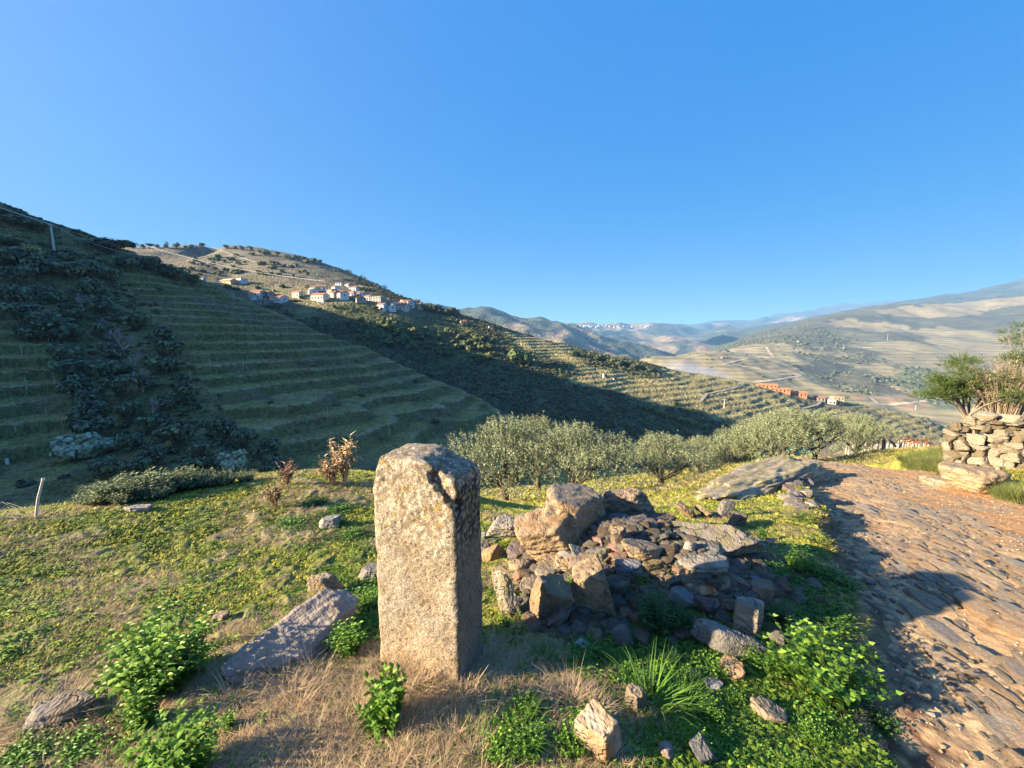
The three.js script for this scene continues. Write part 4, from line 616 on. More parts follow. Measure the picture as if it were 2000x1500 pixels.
// the lichened dry-stone wall on the right
{
  const r = rngOf(31), g = thing('stone_wall', 'pale lichen-covered dry-stone wall on the right bank', 'stone wall', [0, 0, 0]), geos = []; for (let i = 0; i < 10; i++) geos.push(stoneGeo(1, 1, 1, { det: 7, seed: 700 + i, col: i % 4 === 3 ? [0.34, 0.27, 0.17] : [0.62, 0.56, 0.45], col2: i % 2 ? [0.3, 0.26, 0.19] : [0.5, 0.43, 0.32], p: 22, moss: i % 5 === 0 ? 0.7 : 0.15, rough: 0.09 }));
  const a = P(1836, 912, 8.2), b = [12.2, -1.35, 5.6], dx = b[0] - a[0], df = b[2] - a[2], L = Math.hypot(dx, df), ux = dx / L, uf = df / L, nx = -uf, nf = ux, yaw = -Math.atan2(-uf, ux) ;
  const base = (t) => groundRaw(a[0] + ux * t, a[2] + uf * t) - 0.12, topY = (t) => P(1845, 806, 8.2)[1] + 0.1 * n2(t * 1.5, 2) + 0.05 * n2(t * 5, 4) - 0.015 * t - 0.35 * sst(0.35, 0, t);
  const core = new MB(); core.box(0.15, -2.2, -0.5, L, 0, -0.16, [0.12, 0.1, 0.07]); const cm = core.build('core', M.plain, g); cm.position.set(a[0], topY(0) - 0.12, -a[2]); cm.rotation.y = yaw;
  for (let row = 0, y = -0.05; y < 2.4; row++) {
    const h = 0.07 + 0.1 * r();
    for (let t = 0.1 * r(); t < L; ) {
      const w = 0.1 + 0.24 * r() * r() + 0.04, yy = topY(t) - y - h / 2;
      if (yy > base(t) - 0.1 && g.children.length < 290) { const out = 0.2 * (r() - 0.5) - 0.12 + 0.12 * y, m = part('stone', geos[Math.floor(r() * 10)], M.wallStone, g); m.scale.set(w * 1.15, h * 1.3, 0.3); m.position.set(a[0] + ux * (t + w / 2) - nx * out, yy, -(a[2] + uf * (t + w / 2) - nf * out)); m.rotation.set((r() - 0.5) * 0.6, yaw + (r() - 0.5) * 0.7, (r() - 0.5) * 0.6); }
      t += w;
    }
    y += h;
  }
}

// ---------- olive trees ----------
const leafCols = (r, a, b) => { const t = r(); return mix3(a, b, t * t); };
function sprig(m, p, dir, len, r, A1, A2, lw = 1) {         // a shoot with paired narrow leaves
  const d = dir.clone().normalize(), u = V(r() - 0.5, r() - 0.5, r() - 0.5).cross(d).normalize(), w = d.clone().cross(u), n = 6;
  for (let i = 0; i < n; i++) {
    const t = 0.12 + 0.88 * i / (n - 1), a = i * 1.57 + r(), o = u.clone().multiplyScalar(Math.cos(a)).addScaledVector(w, Math.sin(a)), q = [p[0] + d.x * len * t, p[1] + d.y * len * t, p[2] + d.z * len * t];
    for (const sg of [1, -1]) { const ld = d.clone().multiplyScalar(0.75).addScaledVector(o, sg * 0.75), c = leafCols(r, A1, A2), L = len * (0.34 - 0.12 * t) * (0.8 + 0.4 * r()), W = L * 0.24 * lw, s = ld.clone().normalize().cross(V(r() - 0.5, r() - 0.5, r() - 0.5)).normalize().multiplyScalar(W / 2), e = ld.normalize().multiplyScalar(L);
      if (s.z * e.x - s.x * e.z < 0) s.negate(); const N = s.clone().cross(e).normalize(); const nn = [N.x, N.y, N.z];
      const k = [[0, 0, 0], [e.x * 0.5 + s.x, e.y * 0.5 + s.y, e.z * 0.5 + s.z], [e.x, e.y, e.z], [e.x * 0.5 - s.x, e.y * 0.5 - s.y, e.z * 0.5 - s.z]].map((v) => m.v([q[0] + v[0], q[1] + v[1], q[2] + v[2]], nn, [0, 0], c)); m.i.push(k[0], k[1], k[2], k[0], k[2], k[3]); }
  }
}
function oliveParts(seed, R, Hc, nSpr, trunkH) {            // [trunk geometry, crown geometry]: crown radius R, crown height Hc above the trunk
  const r = rngOf(seed), tr = new MB(), cr = new MB(), bc = [0.16, 0.12, 0.08], lumps = [], nl = 9;
  const fork = [0, trunkH * 0.75, 0]; tr.tube([[0.05, -0.25, 0.02], [0.02, trunkH * 0.3, 0], fork], 0.15, 0.11, 9, bc);
  for (let i = 0; i < nl; i++) { const a = i / nl * 6.283 + r() * 0.6, q = i < 6 ? 0.55 + 0.2 * r() : 0.12 * r(); lumps.push([Math.cos(a) * R * q, trunkH + Hc * (i < 6 ? 0.36 + 0.2 * r() : 0.6 + 0.12 * r()), Math.sin(a) * R * q, R * (0.42 + 0.12 * r())]); }
  lumps.forEach(([x, y, z, s]) => { const mid = [x * 0.45 + 0.1 * (r() - 0.5), lerp(fork[1], y, 0.5) - 0.05, z * 0.45 + 0.1 * (r() - 0.5)]; tr.tube([fork, mid, [x * 0.85, y, z * 0.85]], 0.07, 0.025, 6, bc);
    for (let k = 0; k < 3; k++) tr.tube([mid, [x + (r() - 0.5) * s, y + (0.2 + 0.5 * r()) * s, z + (r() - 0.5) * s]], 0.025, 0.008, 4, bc); });
  for (let i = 0; i < nSpr; i++) {
    const [x, y, z, s] = lumps[Math.floor(r() * nl)], d = V(r() * 2 - 1, r() * 1.9 - 0.75, r() * 2 - 1).normalize(), q = s * (0.45 + 0.6 * Math.sqrt(r())), p = [x + d.x * q, y + d.y * q * 0.95, z + d.z * q];
    if (p[1] < trunkH * 0.55) continue; const dir = d.clone().multiplyScalar(0.6).add(V(0.3 * (r() - 0.5), 0.75 * (p[1] > trunkH + 0.3 * Hc ? 1 : 0.1), 0.3 * (r() - 0.5)));
    sprig(cr, p, dir, 0.2 + 0.16 * r() + (r() < 0.06 ? 0.12 : 0), r, [0.13, 0.155, 0.075], [0.28, 0.31, 0.18]);
  }
  return [tr.geo(), cr.geo()];
}
const OL = [oliveParts(301, 1.55, 2.1, 1900, 0.75), oliveParts(302, 1.7, 1.9, 1900, 0.7), oliveParts(303, 1.5, 2.0, 1900, 0.85)];
function olive(px, pyBase, f, wpx, topY, kind, turn, label) {  // trunk foot at the pixel, crown as wide and high as seen
  const g = P(px, pyBase, f), y = groundH(g[0], f), k = pxSize(px, pyBase, f), t = thing('olive_tree', label, 'olive tree', [g[0], y - 0.05, -f], 'olive trees on the terrace below the verge', turn);
  part('trunk', OL[kind][0], M.bark, t); part('crown', OL[kind][1], M.olive, t); const W = [3.3, 3.6, 3.2][kind], Hh = [2.95, 2.7, 2.95][kind], h = P(px, topY, f)[1] - y; t.scale.set(wpx * k / W, h / Hh, wpx * k / W); return t;
}
olive(985, 978, 12.2, 205, 822, 0, 0.4, 'leftmost olive tree, dividing low into three trunks beside the granite pillar');
olive(1118, 988, 11.6, 205, 838, 1, 2.1, 'dense round olive tree directly above the stone pile');
olive(1050, 975, 16.5, 130, 820, 2, 1.0, 'olive tree half hidden between the two nearest olives');
olive(1290, 962, 15.5, 165, 853, 2, 0.3, 'olive tree with a bare slanting trunk right of the dense round one');
olive(1372, 952, 18, 120, 856, 0, 2.6, 'small olive tree standing behind the left end of the rock spine');
olive(1450, 935, 17, 110, 836, 1, 4.0, 'olive tree rising just behind the middle of the rock spine');
olive(1525, 925, 16, 165, 802, 0, 5.2, 'large olive tree behind the road crest, the tallest on the right');
olive(1590, 920, 17.5, 110, 806, 2, 3.3, 'olive tree merging with the right side of the largest olive');
olive(1668, 892, 21, 112, 814, 1, 0.9, 'rightmost olive tree with a clear dark trunk near the fence posts');

// ---------- low plants ----------
function leafyPlant(seed, o) {                              // {h, spread, stems, leaf, lw, A1, A2, up}: [stem geometry, foliage geometry]
  const r = rngOf(seed), st = new MB(), fo = new MB();
  for (let i = 0; i < o.stems; i++) {
    const a = r() * 6.283, q = Math.sqrt(r()) * o.spread, b = [Math.cos(a) * q * 0.35, 0, Math.sin(a) * q * 0.35], h = o.h * (0.45 + 0.55 * r()) * (1 - 0.35 * q / o.spread), t = [Math.cos(a) * q, h, Math.sin(a) * q], m = [(b[0] + t[0]) / 2 * 0.85, h * 0.55, (b[2] + t[2]) / 2 * 0.85];
    st.tube([[b[0], -0.02, b[2]], m, t], o.leaf * 0.045 + 0.001, 0.0007, 4, [0.1, 0.14, 0.04]);
    const n = o.n ?? 7;
    for (let k = 0; k < n; k++) {
      const s = 0.12 + 0.88 * k / (n - 1), p = [0, 1, 2].map((e) => s < 0.5 ? lerp(b[e], m[e], s * 2) : lerp(m[e], t[e], s * 2 - 1)), b0 = k * 1.571 + r() * 0.5, L = o.leaf * (1.1 - 0.55 * s) * (0.75 + 0.5 * r());
      for (const sg of [0, Math.PI]) { const d = V(Math.cos(b0 + sg), 0.25 + 0.35 * (r() - 0.3) + (s > 0.9 ? 0.5 : 0), Math.sin(b0 + sg)); fo.leaf(p, d, V(0, 1, 0), L, L * (o.lw ?? 0.55), leafCols(r, o.A1 ?? [0.06, 0.16, 0.02], o.A2 ?? [0.19, 0.36, 0.05]), 0.5); }
    }
  }
  return [st.geo(), fo.geo()];
}
function plant(name, geos, px, py, hpx, label, group, turn = 0, cat = 'weed', df = 0) {   // natural height is 1 in geos
  const g = hit(px, py); if (!g) return; const k = pxSize(px, py, g[2]), t = thing(name, label, cat, [g[0], g[1] - 0.01, -g[2]], group, turn); part('stem', geos[0], M.leaf, t); part('foliage', geos[1], M.leaf, t); t.scale.setScalar(hpx * k); return t;
}
const NC = { A1: [0.085, 0.19, 0.02], A2: [0.25, 0.42, 0.055], lw: 0.62 };
const NET = [leafyPlant(401, { h: 1, spread: 0.55, stems: 74, leaf: 0.125, n: 9, ...NC }), leafyPlant(402, { h: 1, spread: 0.5, stems: 60, leaf: 0.13, n: 9, ...NC }), leafyPlant(403, { h: 1, spread: 0.3, stems: 26, leaf: 0.15, n: 10, ...NC })];
const ROUND = [leafyPlant(411, { h: 1, spread: 0.75, stems: 60, leaf: 0.13, lw: 0.9, n: 7, A1: [0.09, 0.2, 0.02], A2: [0.28, 0.44, 0.06] }), leafyPlant(412, { h: 1, spread: 0.3, stems: 12, leaf: 0.14, lw: 0.85, n: 10, A1: [0.09, 0.2, 0.025], A2: [0.24, 0.38, 0.06] })];
const FEATH = [leafyPlant(421, { h: 1, spread: 0.4, stems: 50, leaf: 0.1, lw: 0.45, n: 13, A1: [0.045, 0.11, 0.03], A2: [0.1, 0.2, 0.05] })];
const LOW = [leafyPlant(431, { h: 0.5, spread: 1, stems: 60, leaf: 0.22, lw: 0.55, n: 5, A1: [0.06, 0.16, 0.025], A2: [0.17, 0.33, 0.05] }), leafyPlant(432, { h: 0.35, spread: 1, stems: 80, leaf: 0.15, lw: 0.7, n: 5, A1: [0.035, 0.09, 0.02], A2: [0.09, 0.18, 0.035] })];
plant('nettle', NET[0], 318, 1340, 180, 'large bright nettle clump between big slab and lower left corner', null, 0.3);
plant('nettle', NET[1], 338, 1530, 170, 'nettle clump cut by the bottom edge of the photo', null, 1.9);
plant('nettle', NET[2], 275, 1420, 110, 'thin nettle joining the two big nettle clumps', null, 2.4);
plant('nettle', NET[2], 752, 1425, 155, 'slender green nettle in dry grass before the granite pillar', null, 0.9);
plant('nettle', LOW[0], 745, 1455, 60, 'low leafy weed at the foot of the slender nettle', null, 0.9);
plant('nettle', NET[1], 680, 1275, 80, 'small nettle between big slab and granite pillar', null, 4);
plant('weed', NET[2], 446, 1428, 52, 'single upright green leaf cluster in the dry grass', null, 2);
plant('mallow', ROUND[1], 1108, 1158, 48, 'small round-leaved weed on top of the pile, above the ribbed stone', null, 0);
plant('mallow', ROUND[0], 1605, 1350, 140, 'big sunlit round-leaved weed near the road bank', null, 0);
plant('mallow', ROUND[1], 1578, 1290, 100, 'tall flowering shoot rising from the sunlit round-leaved weed', null, 1);
plant('mallow', ROUND[1], 1406, 1330, 60, 'slim upright weed beside the reddish brown stone', null, 2);
plant('mallow', ROUND[0], 1500, 1310, 60, 'round-leaved weed left of the big sunlit one', null, 2);
plant('fumitory', FEATH[0], 1285, 1235, 115, 'tall feathery dark green weed in the middle of the stones', null, 0);
plant('fumitory', FEATH[0], 1330, 1228, 70, 'smaller feathery weed to the right of the tall one', null, 1);
plant('fumitory', FEATH[0], 1520, 1220, 70, 'ferny green tuft right of the upright squared block', null, 2);
plant('weed', ROUND[1], 1446, 1024, 44, 'fresh green weed between upright stones at the back of the pile', null, 2);
plant('weed', ROUND[1], 1488, 1058, 40, 'sprig of green weed on the verge behind the long slab', null, 3);
plant('weed', NET[1], 1562, 1120, 70, 'leafy weed climbing the verge near the road edge', null, 3);
plant('weed', LOW[0], 1570, 1150, 46, 'spreading weed below the leafy one near the road edge', null, 3);
{
  const r = rngOf(55);
  const area = (n, cx, cy, sx, sy, label, group, geos, h0, h1, nm = 'weed') => { for (let i = 0; i < n; i++) { const a = r() * 6.283, q = Math.sqrt(r()); plant(nm, geos[Math.floor(r() * geos.length)], cx + Math.cos(a) * q * sx, cy + Math.sin(a) * q * sy, h0 + (h1 - h0) * r(), label, group, r() * 6.3); } };
  area(30, 1500, 1440, 160, 80, 'low leafy weed in the shaded green mat at the bottom right', 'weeds of the lower right verge', [LOW[0], LOW[1], NET[1]], 34, 66);
  area(22, 1080, 1450, 130, 60, 'broad-leaved weed in the lush green patch at the bottom centre', 'weeds of the bottom centre patch', [LOW[0], NET[1], LOW[1]], 40, 78);
  area(26, 1560, 1190, 90, 110, 'low green weed on the verge between pile and road', 'weeds on the verge by the road', [LOW[0], LOW[1]], 26, 52);
  area(26, 1280, 1290, 170, 60, 'dark low weed in the shadow of the pillar', 'weeds in the pillar shadow', [LOW[1], LOW[0], FEATH[0]], 30, 55);
  area(16, 620, 1035, 90, 55, 'low green herb on the left field', 'herbs on the left field', [LOW[0], LOW[1]], 20, 36);
  area(12, 480, 1140, 330, 110, 'low green herb scattered in the moss left of the pillar', 'herbs in the left moss', [LOW[1]], 16, 30);
  area(7, 120, 1460, 110, 40, 'green herb in the dry grass of the lower left corner', 'herbs of the lower left corner', [LOW[0], LOW[1]], 40, 70);
  area(10, 700, 1180, 40, 60, 'shaded herb close to the left side of the pillar', 'herbs left of the pillar', [LOW[0], NET[1]], 30, 50);
  area(8, 1660, 1400, 60, 80, 'creeping weed at the foot of the road bank', 'weeds at the road bank foot', [LOW[1]], 30, 50);
}
// tufts of grass
function tuft(seed, n, h, spread, wid, droop, A1, A2, lean = 0.35) { const r = rngOf(seed), m = new MB(); for (let i = 0; i < n; i++) { const a = r() * 6.283, q = Math.sqrt(r()) * spread; m.blade([Math.cos(a) * q, -0.01 * h, Math.sin(a) * q], V(Math.cos(a + r() - 0.5) * lean * (0.3 + r()), 1, Math.sin(a + r() - 0.5) * lean * (0.3 + r())), h * (0.5 + 0.5 * r()), wid * (0.7 + 0.6 * r()), droop * (0.4 + r()), leafCols(r, A1, A2)); } return m.geo(); }
function grassTuft(geo, px, py, hpx, label, group, mt = M.leaf, turn = 0) { const g = hit(px, py); if (!g) return; const m = solo('grass_tuft', geo, mt, label, 'grass tuft', group); m.position.set(g[0], g[1], -g[2]); m.scale.setScalar(hpx * pxSize(px, py, g[2])); m.rotation.y = turn; return m; }
const LONG = tuft(61, 90, 1.15, 0.3, 0.03, 1.0, [0.08, 0.19, 0.02], [0.2, 0.34, 0.06], 0.9), LONG2 = tuft(62, 60, 1.1, 0.25, 0.03, 0.8, [0.07, 0.16, 0.02], [0.16, 0.3, 0.05], 0.7), STRAW = tuft(63, 70, 1.1, 0.35, 0.014, 1.3, [0.3, 0.2, 0.11], [0.5, 0.37, 0.22], 0.8);
grassTuft(LONG, 1268, 1375, 105, 'big tuft of long bright green grass right of the pillar shadow');
grassTuft(LONG2, 1330, 1385, 80, 'smaller green grass tuft right of the big one', null, M.leaf, 2);
grassTuft(LONG2, 1010, 1455, 95, 'green grass tuft at the bottom, below the pillar shadow', null, M.leaf, 1);
grassTuft(LONG2, 930, 1470, 80, 'green grass tuft beside dry straw at the bottom centre', null, M.leaf, 3);
grassTuft(LONG2, 1060, 1290, 60, 'dark green grass tuft right of the pillar foot', null, M.leaf, 4);
grassTuft(STRAW, 905, 1370, 90, 'curled straw tuft at the right front of the pillar foot', null, M.grassDry, 4);
grassTuft(STRAW, 820, 1350, 80, 'straw tuft covering the front foot of the pillar', null, M.grassDry, 2);
{ const r = rngOf(67); for (const [n, cx, cy, sx, sy, where] of [[16, 800, 1370, 130, 60, 'around the front foot of the pillar'], [14, 560, 1390, 130, 80, 'in front of the big slate slab'], [8, 130, 1400, 110, 50, 'in the lower left corner'], [6, 1130, 1400, 50, 40, 'near the orange and white rock']]) for (let i = 0; i < n; i++) { const a = r() * 6.283, q = Math.sqrt(r()); grassTuft(STRAW, cx + Math.cos(a) * q * sx, cy + Math.sin(a) * q * sy, 45 + 45 * r(), 'tangled straw tuft ' + where, 'straw tufts ' + where, M.grassDry, r() * 6.28); } }
// stems standing on the far edge of the field
function dryStalk(px, py, hpx, n, label, col, seed, mt = M.grassDry) {
  const g = hit(px, py); if (!g) return; const r = rngOf(seed), st = new MB(), fo = new MB();
  for (let i = 0; i < n; i++) { const a = r() * 6.283, l = 0.25 + 0.5 * r(), h = 0.5 + 0.5 * r(), t = [Math.cos(a) * l * 0.55, h, Math.sin(a) * l * 0.55], m = [t[0] * 0.35, h * 0.5, t[2] * 0.35]; st.tube([[0.02 * (r() - 0.5), -0.03, 0], m, t], 0.012, 0.004, 4, col);
    for (let k = 0; k < 12; k++) { const s = 0.35 + 0.65 * r(), p = [0, 1, 2].map((e) => lerp(m[e], t[e], s * 2 - 1 > 0 ? s * 2 - 1 : 0)); fo.leaf(p, V(r() - 0.5, r() - 0.2, r() - 0.5), V(0, 1, 0), 0.07 + 0.12 * r(), 0.045, leafCols(r, col.map((e) => e * 0.8), col.map((e) => e * 1.5)), 1); } }
  const t = thing('dry_plant', label, 'dry plant', [g[0], g[1], -g[2]]); st.build('stem', mt, t); fo.build('foliage', mt, t); t.scale.setScalar(hpx * pxSize(px, py, g[2])); return t;
}
dryStalk(672, 945, 98, 22, 'tall tan dry plant on the field edge left of the pillar', [0.5, 0.36, 0.21], 71);
dryStalk(650, 950, 66, 26, 'bushy reddish dry plant at the foot of the tall tan one', [0.42, 0.27, 0.17], 72);
dryStalk(562, 948, 52, 22, 'low reddish dry plant on the middle of the field edge', [0.3, 0.17, 0.11], 73);
dryStalk(538, 992, 56, 26, 'upright clump of dry brown stalks in the left field', [0.28, 0.2, 0.11], 74);
dryStalk(350, 962, 30, 12, 'dry reddish plant among the grey-green edge shrubs', [0.28, 0.18, 0.11], 75);
{
  const r = rngOf(77), SH = [0, 1].map((q) => leafyPlant(440 + q, { h: 1, spread: 0.75, stems: 80, leaf: 0.17, lw: 0.38, n: 11, A1: [0.15, 0.19, 0.09], A2: [0.36, 0.4, 0.22] }));
  [[190, 985, 40], [225, 982, 46], [262, 975, 50], [295, 970, 48], [330, 964, 46], [368, 957, 40], [405, 952, 32], [440, 948, 26], [480, 940, 22], [245, 985, 30], [310, 975, 30]].forEach(([px, py, h], i) => plant('shrub', SH[i % 2], px, py, h * 1.35, i === 0 ? 'leftmost low grey-green shrub on the far edge of the field' : i === 2 ? 'tallest grey-green shrub on the far edge of the field' : 'low grey-green shrub in the row along the far field edge', 'shrubs along the far field edge', r() * 6, 'shrub'));
  for (const [px, py, px2, py2, lab] of [[65, 1010, 84, 936, 'thin leaning white stake on the left edge of the field']]) {
    const g = hit(px, py), a = g ?? P(px, py, 4), b = P(px2, py2, a[2]), t = thing('stake', lab, 'stake', [a[0], a[1], -a[2]]), m = new MB(); m.tube([[0, -0.1, 0], [(b[0] - a[0]) / 2, (b[1] - a[1]) / 2, 0], [b[0] - a[0], b[1] - a[1], 0]], 0.011, 0.009, 8, [0.55, 0.53, 0.48]); m.build('rod', M.plain, t); const c = new MB(); c.tube([[b[0] - a[0], b[1] - a[1] - 0.01, 0], [b[0] - a[0] + 0.005, b[1] - a[1] + 0.012, 0]], 0.013, 0.012, 8, [0.7, 0.68, 0.62]); c.build('cap', M.plain, t);
  }
  const g = hit(20, 1015) ?? P(20, 1015, 4), t = thing('bare_branch', 'bare grey arching twigs at the left edge of the field', 'branch', [g[0], g[1], -g[2]]), m = new MB();
  for (let i = 0; i < 8; i++) { const a = r() * 1.2 - 0.1, L = 0.16 + 0.22 * r(); m.tube([[-0.25 * r(), 0, 0.1 * r()], [Math.cos(a) * L * 0.5 - 0.1, Math.sin(a) * L * 0.6 + 0.05, 0.05 * r()], [Math.cos(a) * L, Math.sin(a) * L * 0.45, 0.1 * r()]], 0.004, 0.0015, 4, [0.22, 0.19, 0.15]); } m.build('twig', M.plain, t);
}
// the mat that nobody could count: moss cushions, straw, small herbs, far grass
function scatter(name, geo, mt, n, label, pick) {
  const im = new THREE.InstancedMesh(geo, mt, n), r = rngOf(name.length * 31 + n), mtx = new THREE.Matrix4(), q = new THREE.Quaternion(), e = new THREE.Euler(), c = new THREE.Color(); let k = 0;
  for (let i = 0; i < n * 14 && k < n; i++) { const o = pick(r); if (!o) continue; e.set(o.rx ?? 0.5 * (r() - 0.5), r() * 6.283, 0.5 * (r() - 0.5)); q.setFromEuler(e); mtx.compose(V(o.x, o.y, -o.f), q, V(o.s, o.s * (o.sy ?? 1), o.s)); im.setMatrixAt(k, mtx); im.setColorAt(k, c.setRGB(...o.c)); k++; }
  im.count = k; shadows(im); top(im, name); return tag(im, label, null, null, 'stuff');
}
const spot = (r, f0, f1) => { const f = f0 * Math.pow(f1 / f0, r()), x = f * (r() * 2.9 - 1.45); return [x, f]; };
const offRoad = (x, f) => { const [s, t] = roadST(x, f); return roadIn(s, t); };
{
  const mossG = tuft(81, 14, 1, 0.75, 0.3, 0.6, [0.75, 0.75, 0.75], [1.15, 1.15, 1.0], 0.9), strawG = tuft(82, 14, 1, 0.45, 0.02, 1.9, [0.6, 0.55, 0.5], [1.3, 1.25, 1.2], 1.7), strawLow = tuft(83, 12, 1, 0.9, 0.03, 1.8, [0.75, 0.7, 0.65], [1.25, 1.2, 1.15], 1.6);
  const herbG = (() => { const r = rngOf(84), m = new MB(); for (let i = 0; i < 11; i++) { const a = i * 2.4, q = 0.15 + 0.55 * r(); m.leaf([Math.cos(a) * q * 0.4, 0.15 + 0.5 * r(), Math.sin(a) * q * 0.4], V(Math.cos(a), 0.35 * r(), Math.sin(a)), V(0, 1, 0), 0.55 + 0.3 * r(), 0.36, leafCols(r, [0.7, 0.7, 0.7], [1.3, 1.3, 1.2]), 0.5); } return m.geo(); })();
  scatter('moss', mossG, M.plain, 110000, 'yellow-green moss cushions carpeting the hilltop', (r) => { const [x, f] = spot(r, 1.0, 8.5); if (offRoad(x, f) > -0.12) return; const [dry, herb, soil, c] = groundZone(x, f); if (r() < dry * 0.75 || r() < soil * 0.8) return; const d = Math.hypot(x, f), k = 0.84 + 0.32 * r(); return { x, f, y: groundH(x, f) - 0.004, s: (0.012 + 0.004 * d) * (0.7 + 0.7 * r()), sy: 0.75, c: mix3([0.38 * k, 0.36 * k, 0.045 * k], [0.17 * k, 0.22 * k, 0.03 * k], clamp(0.3 - 0.9 * c + 0.35 * (r() - 0.5) + herb * 0.4)) }; });
  scatter('dry_grass', strawG, M.grassDry, 15000, 'tangled dry straw-coloured grass', (r) => { const [x, f] = spot(r, 0.95, 7.5); if (offRoad(x, f) > -0.1) return; const [dry, , soil] = groundZone(x, f); if (r() > dry * dry * 1.1 || r() < soil * 0.3) return; const front = Math.exp(-(((x + 0.35) / 0.8) ** 2) - ((f - 1.25) / 0.55) ** 2), k = 0.75 + 0.5 * r(); return { x, f, y: groundH(x, f) - 0.003, s: (0.05 + 0.05 * r()) * (0.75 + 0.75 * front), c: r() < 0.1 ? [0.16 * k, 0.24 * k, 0.05 * k] : [0.5 * k, 0.36 * k, 0.21 * k] }; });
  scatter('dry_grass', strawLow, M.grassDry, 26000, 'matted dead grass lying on the ground', (r) => { const [x, f] = spot(r, 0.95, 9); if (offRoad(x, f) > -0.1) return; const [dry] = groundZone(x, f); if (r() > dry * 0.9 + 0.1) return; const k = 0.7 + 0.6 * r(), d = Math.hypot(x, f); return { x, f, y: groundH(x, f), s: (0.03 + 0.03 * r()) * (0.7 + 0.15 * d), sy: 0.5, c: [0.46 * k, 0.34 * k, 0.2 * k] }; });
  scatter('ground_herb', herbG, M.leaf, 11000, 'small green herbs growing through the moss', (r) => { const [x, f] = spot(r, 1.0, 7.5); if (offRoad(x, f) > -0.08) return; const [dry, herb, soil, c] = groundZone(x, f); if (r() > herb * (1 - dry * 0.7) + 0.04) return; const k = 0.7 + 0.6 * r(); return { x, f, y: groundH(x, f), s: 0.016 + 0.026 * r(), c: mix3([0.09 * k, 0.18 * k, 0.025 * k], [0.24 * k, 0.34 * k, 0.045 * k], r()) }; });
  scatter('grass', mossG, M.plain, 60000, 'short grass of the olive terrace and the slopes beyond the verge', (r) => { const [x, f] = spot(r, 7, 36); if (offRoad(x, f) > -0.2) return; const k = 0.65 + 0.7 * r(), c = fbm(x * 0.5, f * 0.5, 3); return { x, f, y: groundH(x, f) - 0.02, s: (0.05 + 0.006 * f) * (0.6 + 0.8 * r()), sy: 0.7, c: mix3([0.34 * k, 0.32 * k, 0.045 * k], [0.34 * k, 0.27 * k, 0.12 * k], clamp(0.4 + 1.3 * c)) }; });
  const pebG = stoneGeo(1, 0.6, 0.8, { det: 2, seed: 950, col: [1, 1, 1], col2: [0.75, 0.75, 0.75], p: 8 });
  scatter('gravel', pebG, M.plain, 7000, 'loose gravel and slate chips on the dirt road', (r) => { const s = -3.5 + 14 * r() ** 1.5, t = -0.3 + 2.78 * r(), [h0, , , x, f] = roadH(s, t), h = t < 0.06 ? groundH(x, f) : h0; if (f < 0.9 || x / f > 1.6) return; const k = 0.6 + 0.7 * r(); return { x, f, y: h, s: 0.005 + 0.02 * r() ** 3 + 0.0006 * f, c: mix3([0.4 * k, 0.26 * k, 0.14 * k], [0.3 * k, 0.26 * k, 0.21 * k], r()) }; });
  // grass hanging over the right bank
  const bankG = tuft(86, 22, 1, 0.3, 0.03, 1.0, [0.75, 0.75, 0.7], [1.25, 1.2, 1.0], 0.7);
  scatter('grass', bankG, M.leaf, 2600, 'long grass on the bank below the lichened wall', (r) => { const px = 1715 + 290 * r(), py = 850 + 150 * r(), up = clamp((px - 1765) / 240); if (py < 905 - 55 * Math.sin(clamp((px - 1765) / 170) * 3.14) || py > 915 + 85 * up || (px > 1870 && py < 955 && py > 900)) return; const g = hit(px, py); if (!g || g[2] < 4.5 || g[2] > 13 || offRoad(g[0], g[2]) > -0.02) return; const k = 0.7 + 0.6 * r(); return { x: g[0], f: g[2], y: g[1], s: 0.14 + 0.16 * r(), c: mix3([0.15 * k, 0.24 * k, 0.05 * k], [0.34 * k, 0.31 * k, 0.13 * k], r()) }; });
}

// ---------- shrubs and trees on the hills ----------
function bush(seed, n, o = {}) {                            // natural width 1, height about 0.75: [stem, foliage]
  const r = rngOf(seed), st = new MB(), fo = new MB(), lumps = [], nl = o.lumps ?? 7, flat = o.flat ?? 0.75;
  for (let i = 0; i < nl; i++) { const a = i / nl * 6.283 + r(), q = i ? 0.14 + 0.16 * r() : 0; lumps.push([Math.cos(a) * q, flat * (0.28 + 0.3 * r()), Math.sin(a) * q, 0.17 + 0.11 * r()]); }
  for (const [x, y, z, s] of lumps) st.tube([[x * 0.2, -0.08, z * 0.2], [x * 0.6, y * 0.5, z * 0.6], [x, y, z]], 0.022, 0.006, 4, o.stem ?? [0.12, 0.1, 0.08]);
  for (let i = 0; i < n; i++) {
    const [x, y, z, s] = lumps[Math.floor(r() * nl)], d = V(r() * 2 - 1, r() * 1.8 - 0.7, r() * 2 - 1).normalize(), q = s * (0.55 + 0.5 * r()), p = V(x + d.x * q, Math.max(0.01, y + d.y * q * flat), z + d.z * q);
    const k = (o.size ?? 0.075) * (0.6 + 0.8 * r()), u = V(r() - 0.5, r() - 0.5, r() - 0.5).normalize(), w = u.clone().cross(d).normalize(), v = w.clone().cross(d.clone().add(V(0, 0.5, 0))).normalize(), c = leafCols(r, o.A1 ?? [0.045, 0.055, 0.03], o.A2 ?? [0.12, 0.14, 0.08]);
    const at = (a, b) => [p.x + (w.x * a + v.x * b) * k, p.y + (w.y * a + v.y * b) * k, p.z + (w.z * a + v.z * b) * k];
    fo.tri(at(-0.6, -0.35), at(0.6, -0.3), at(0.1, 0.8), c); fo.tri(at(0.6, -0.3), at(-0.5, -0.4), at(0.2, -0.95), c);
  }
  return [st.geo(), fo.geo()];
}
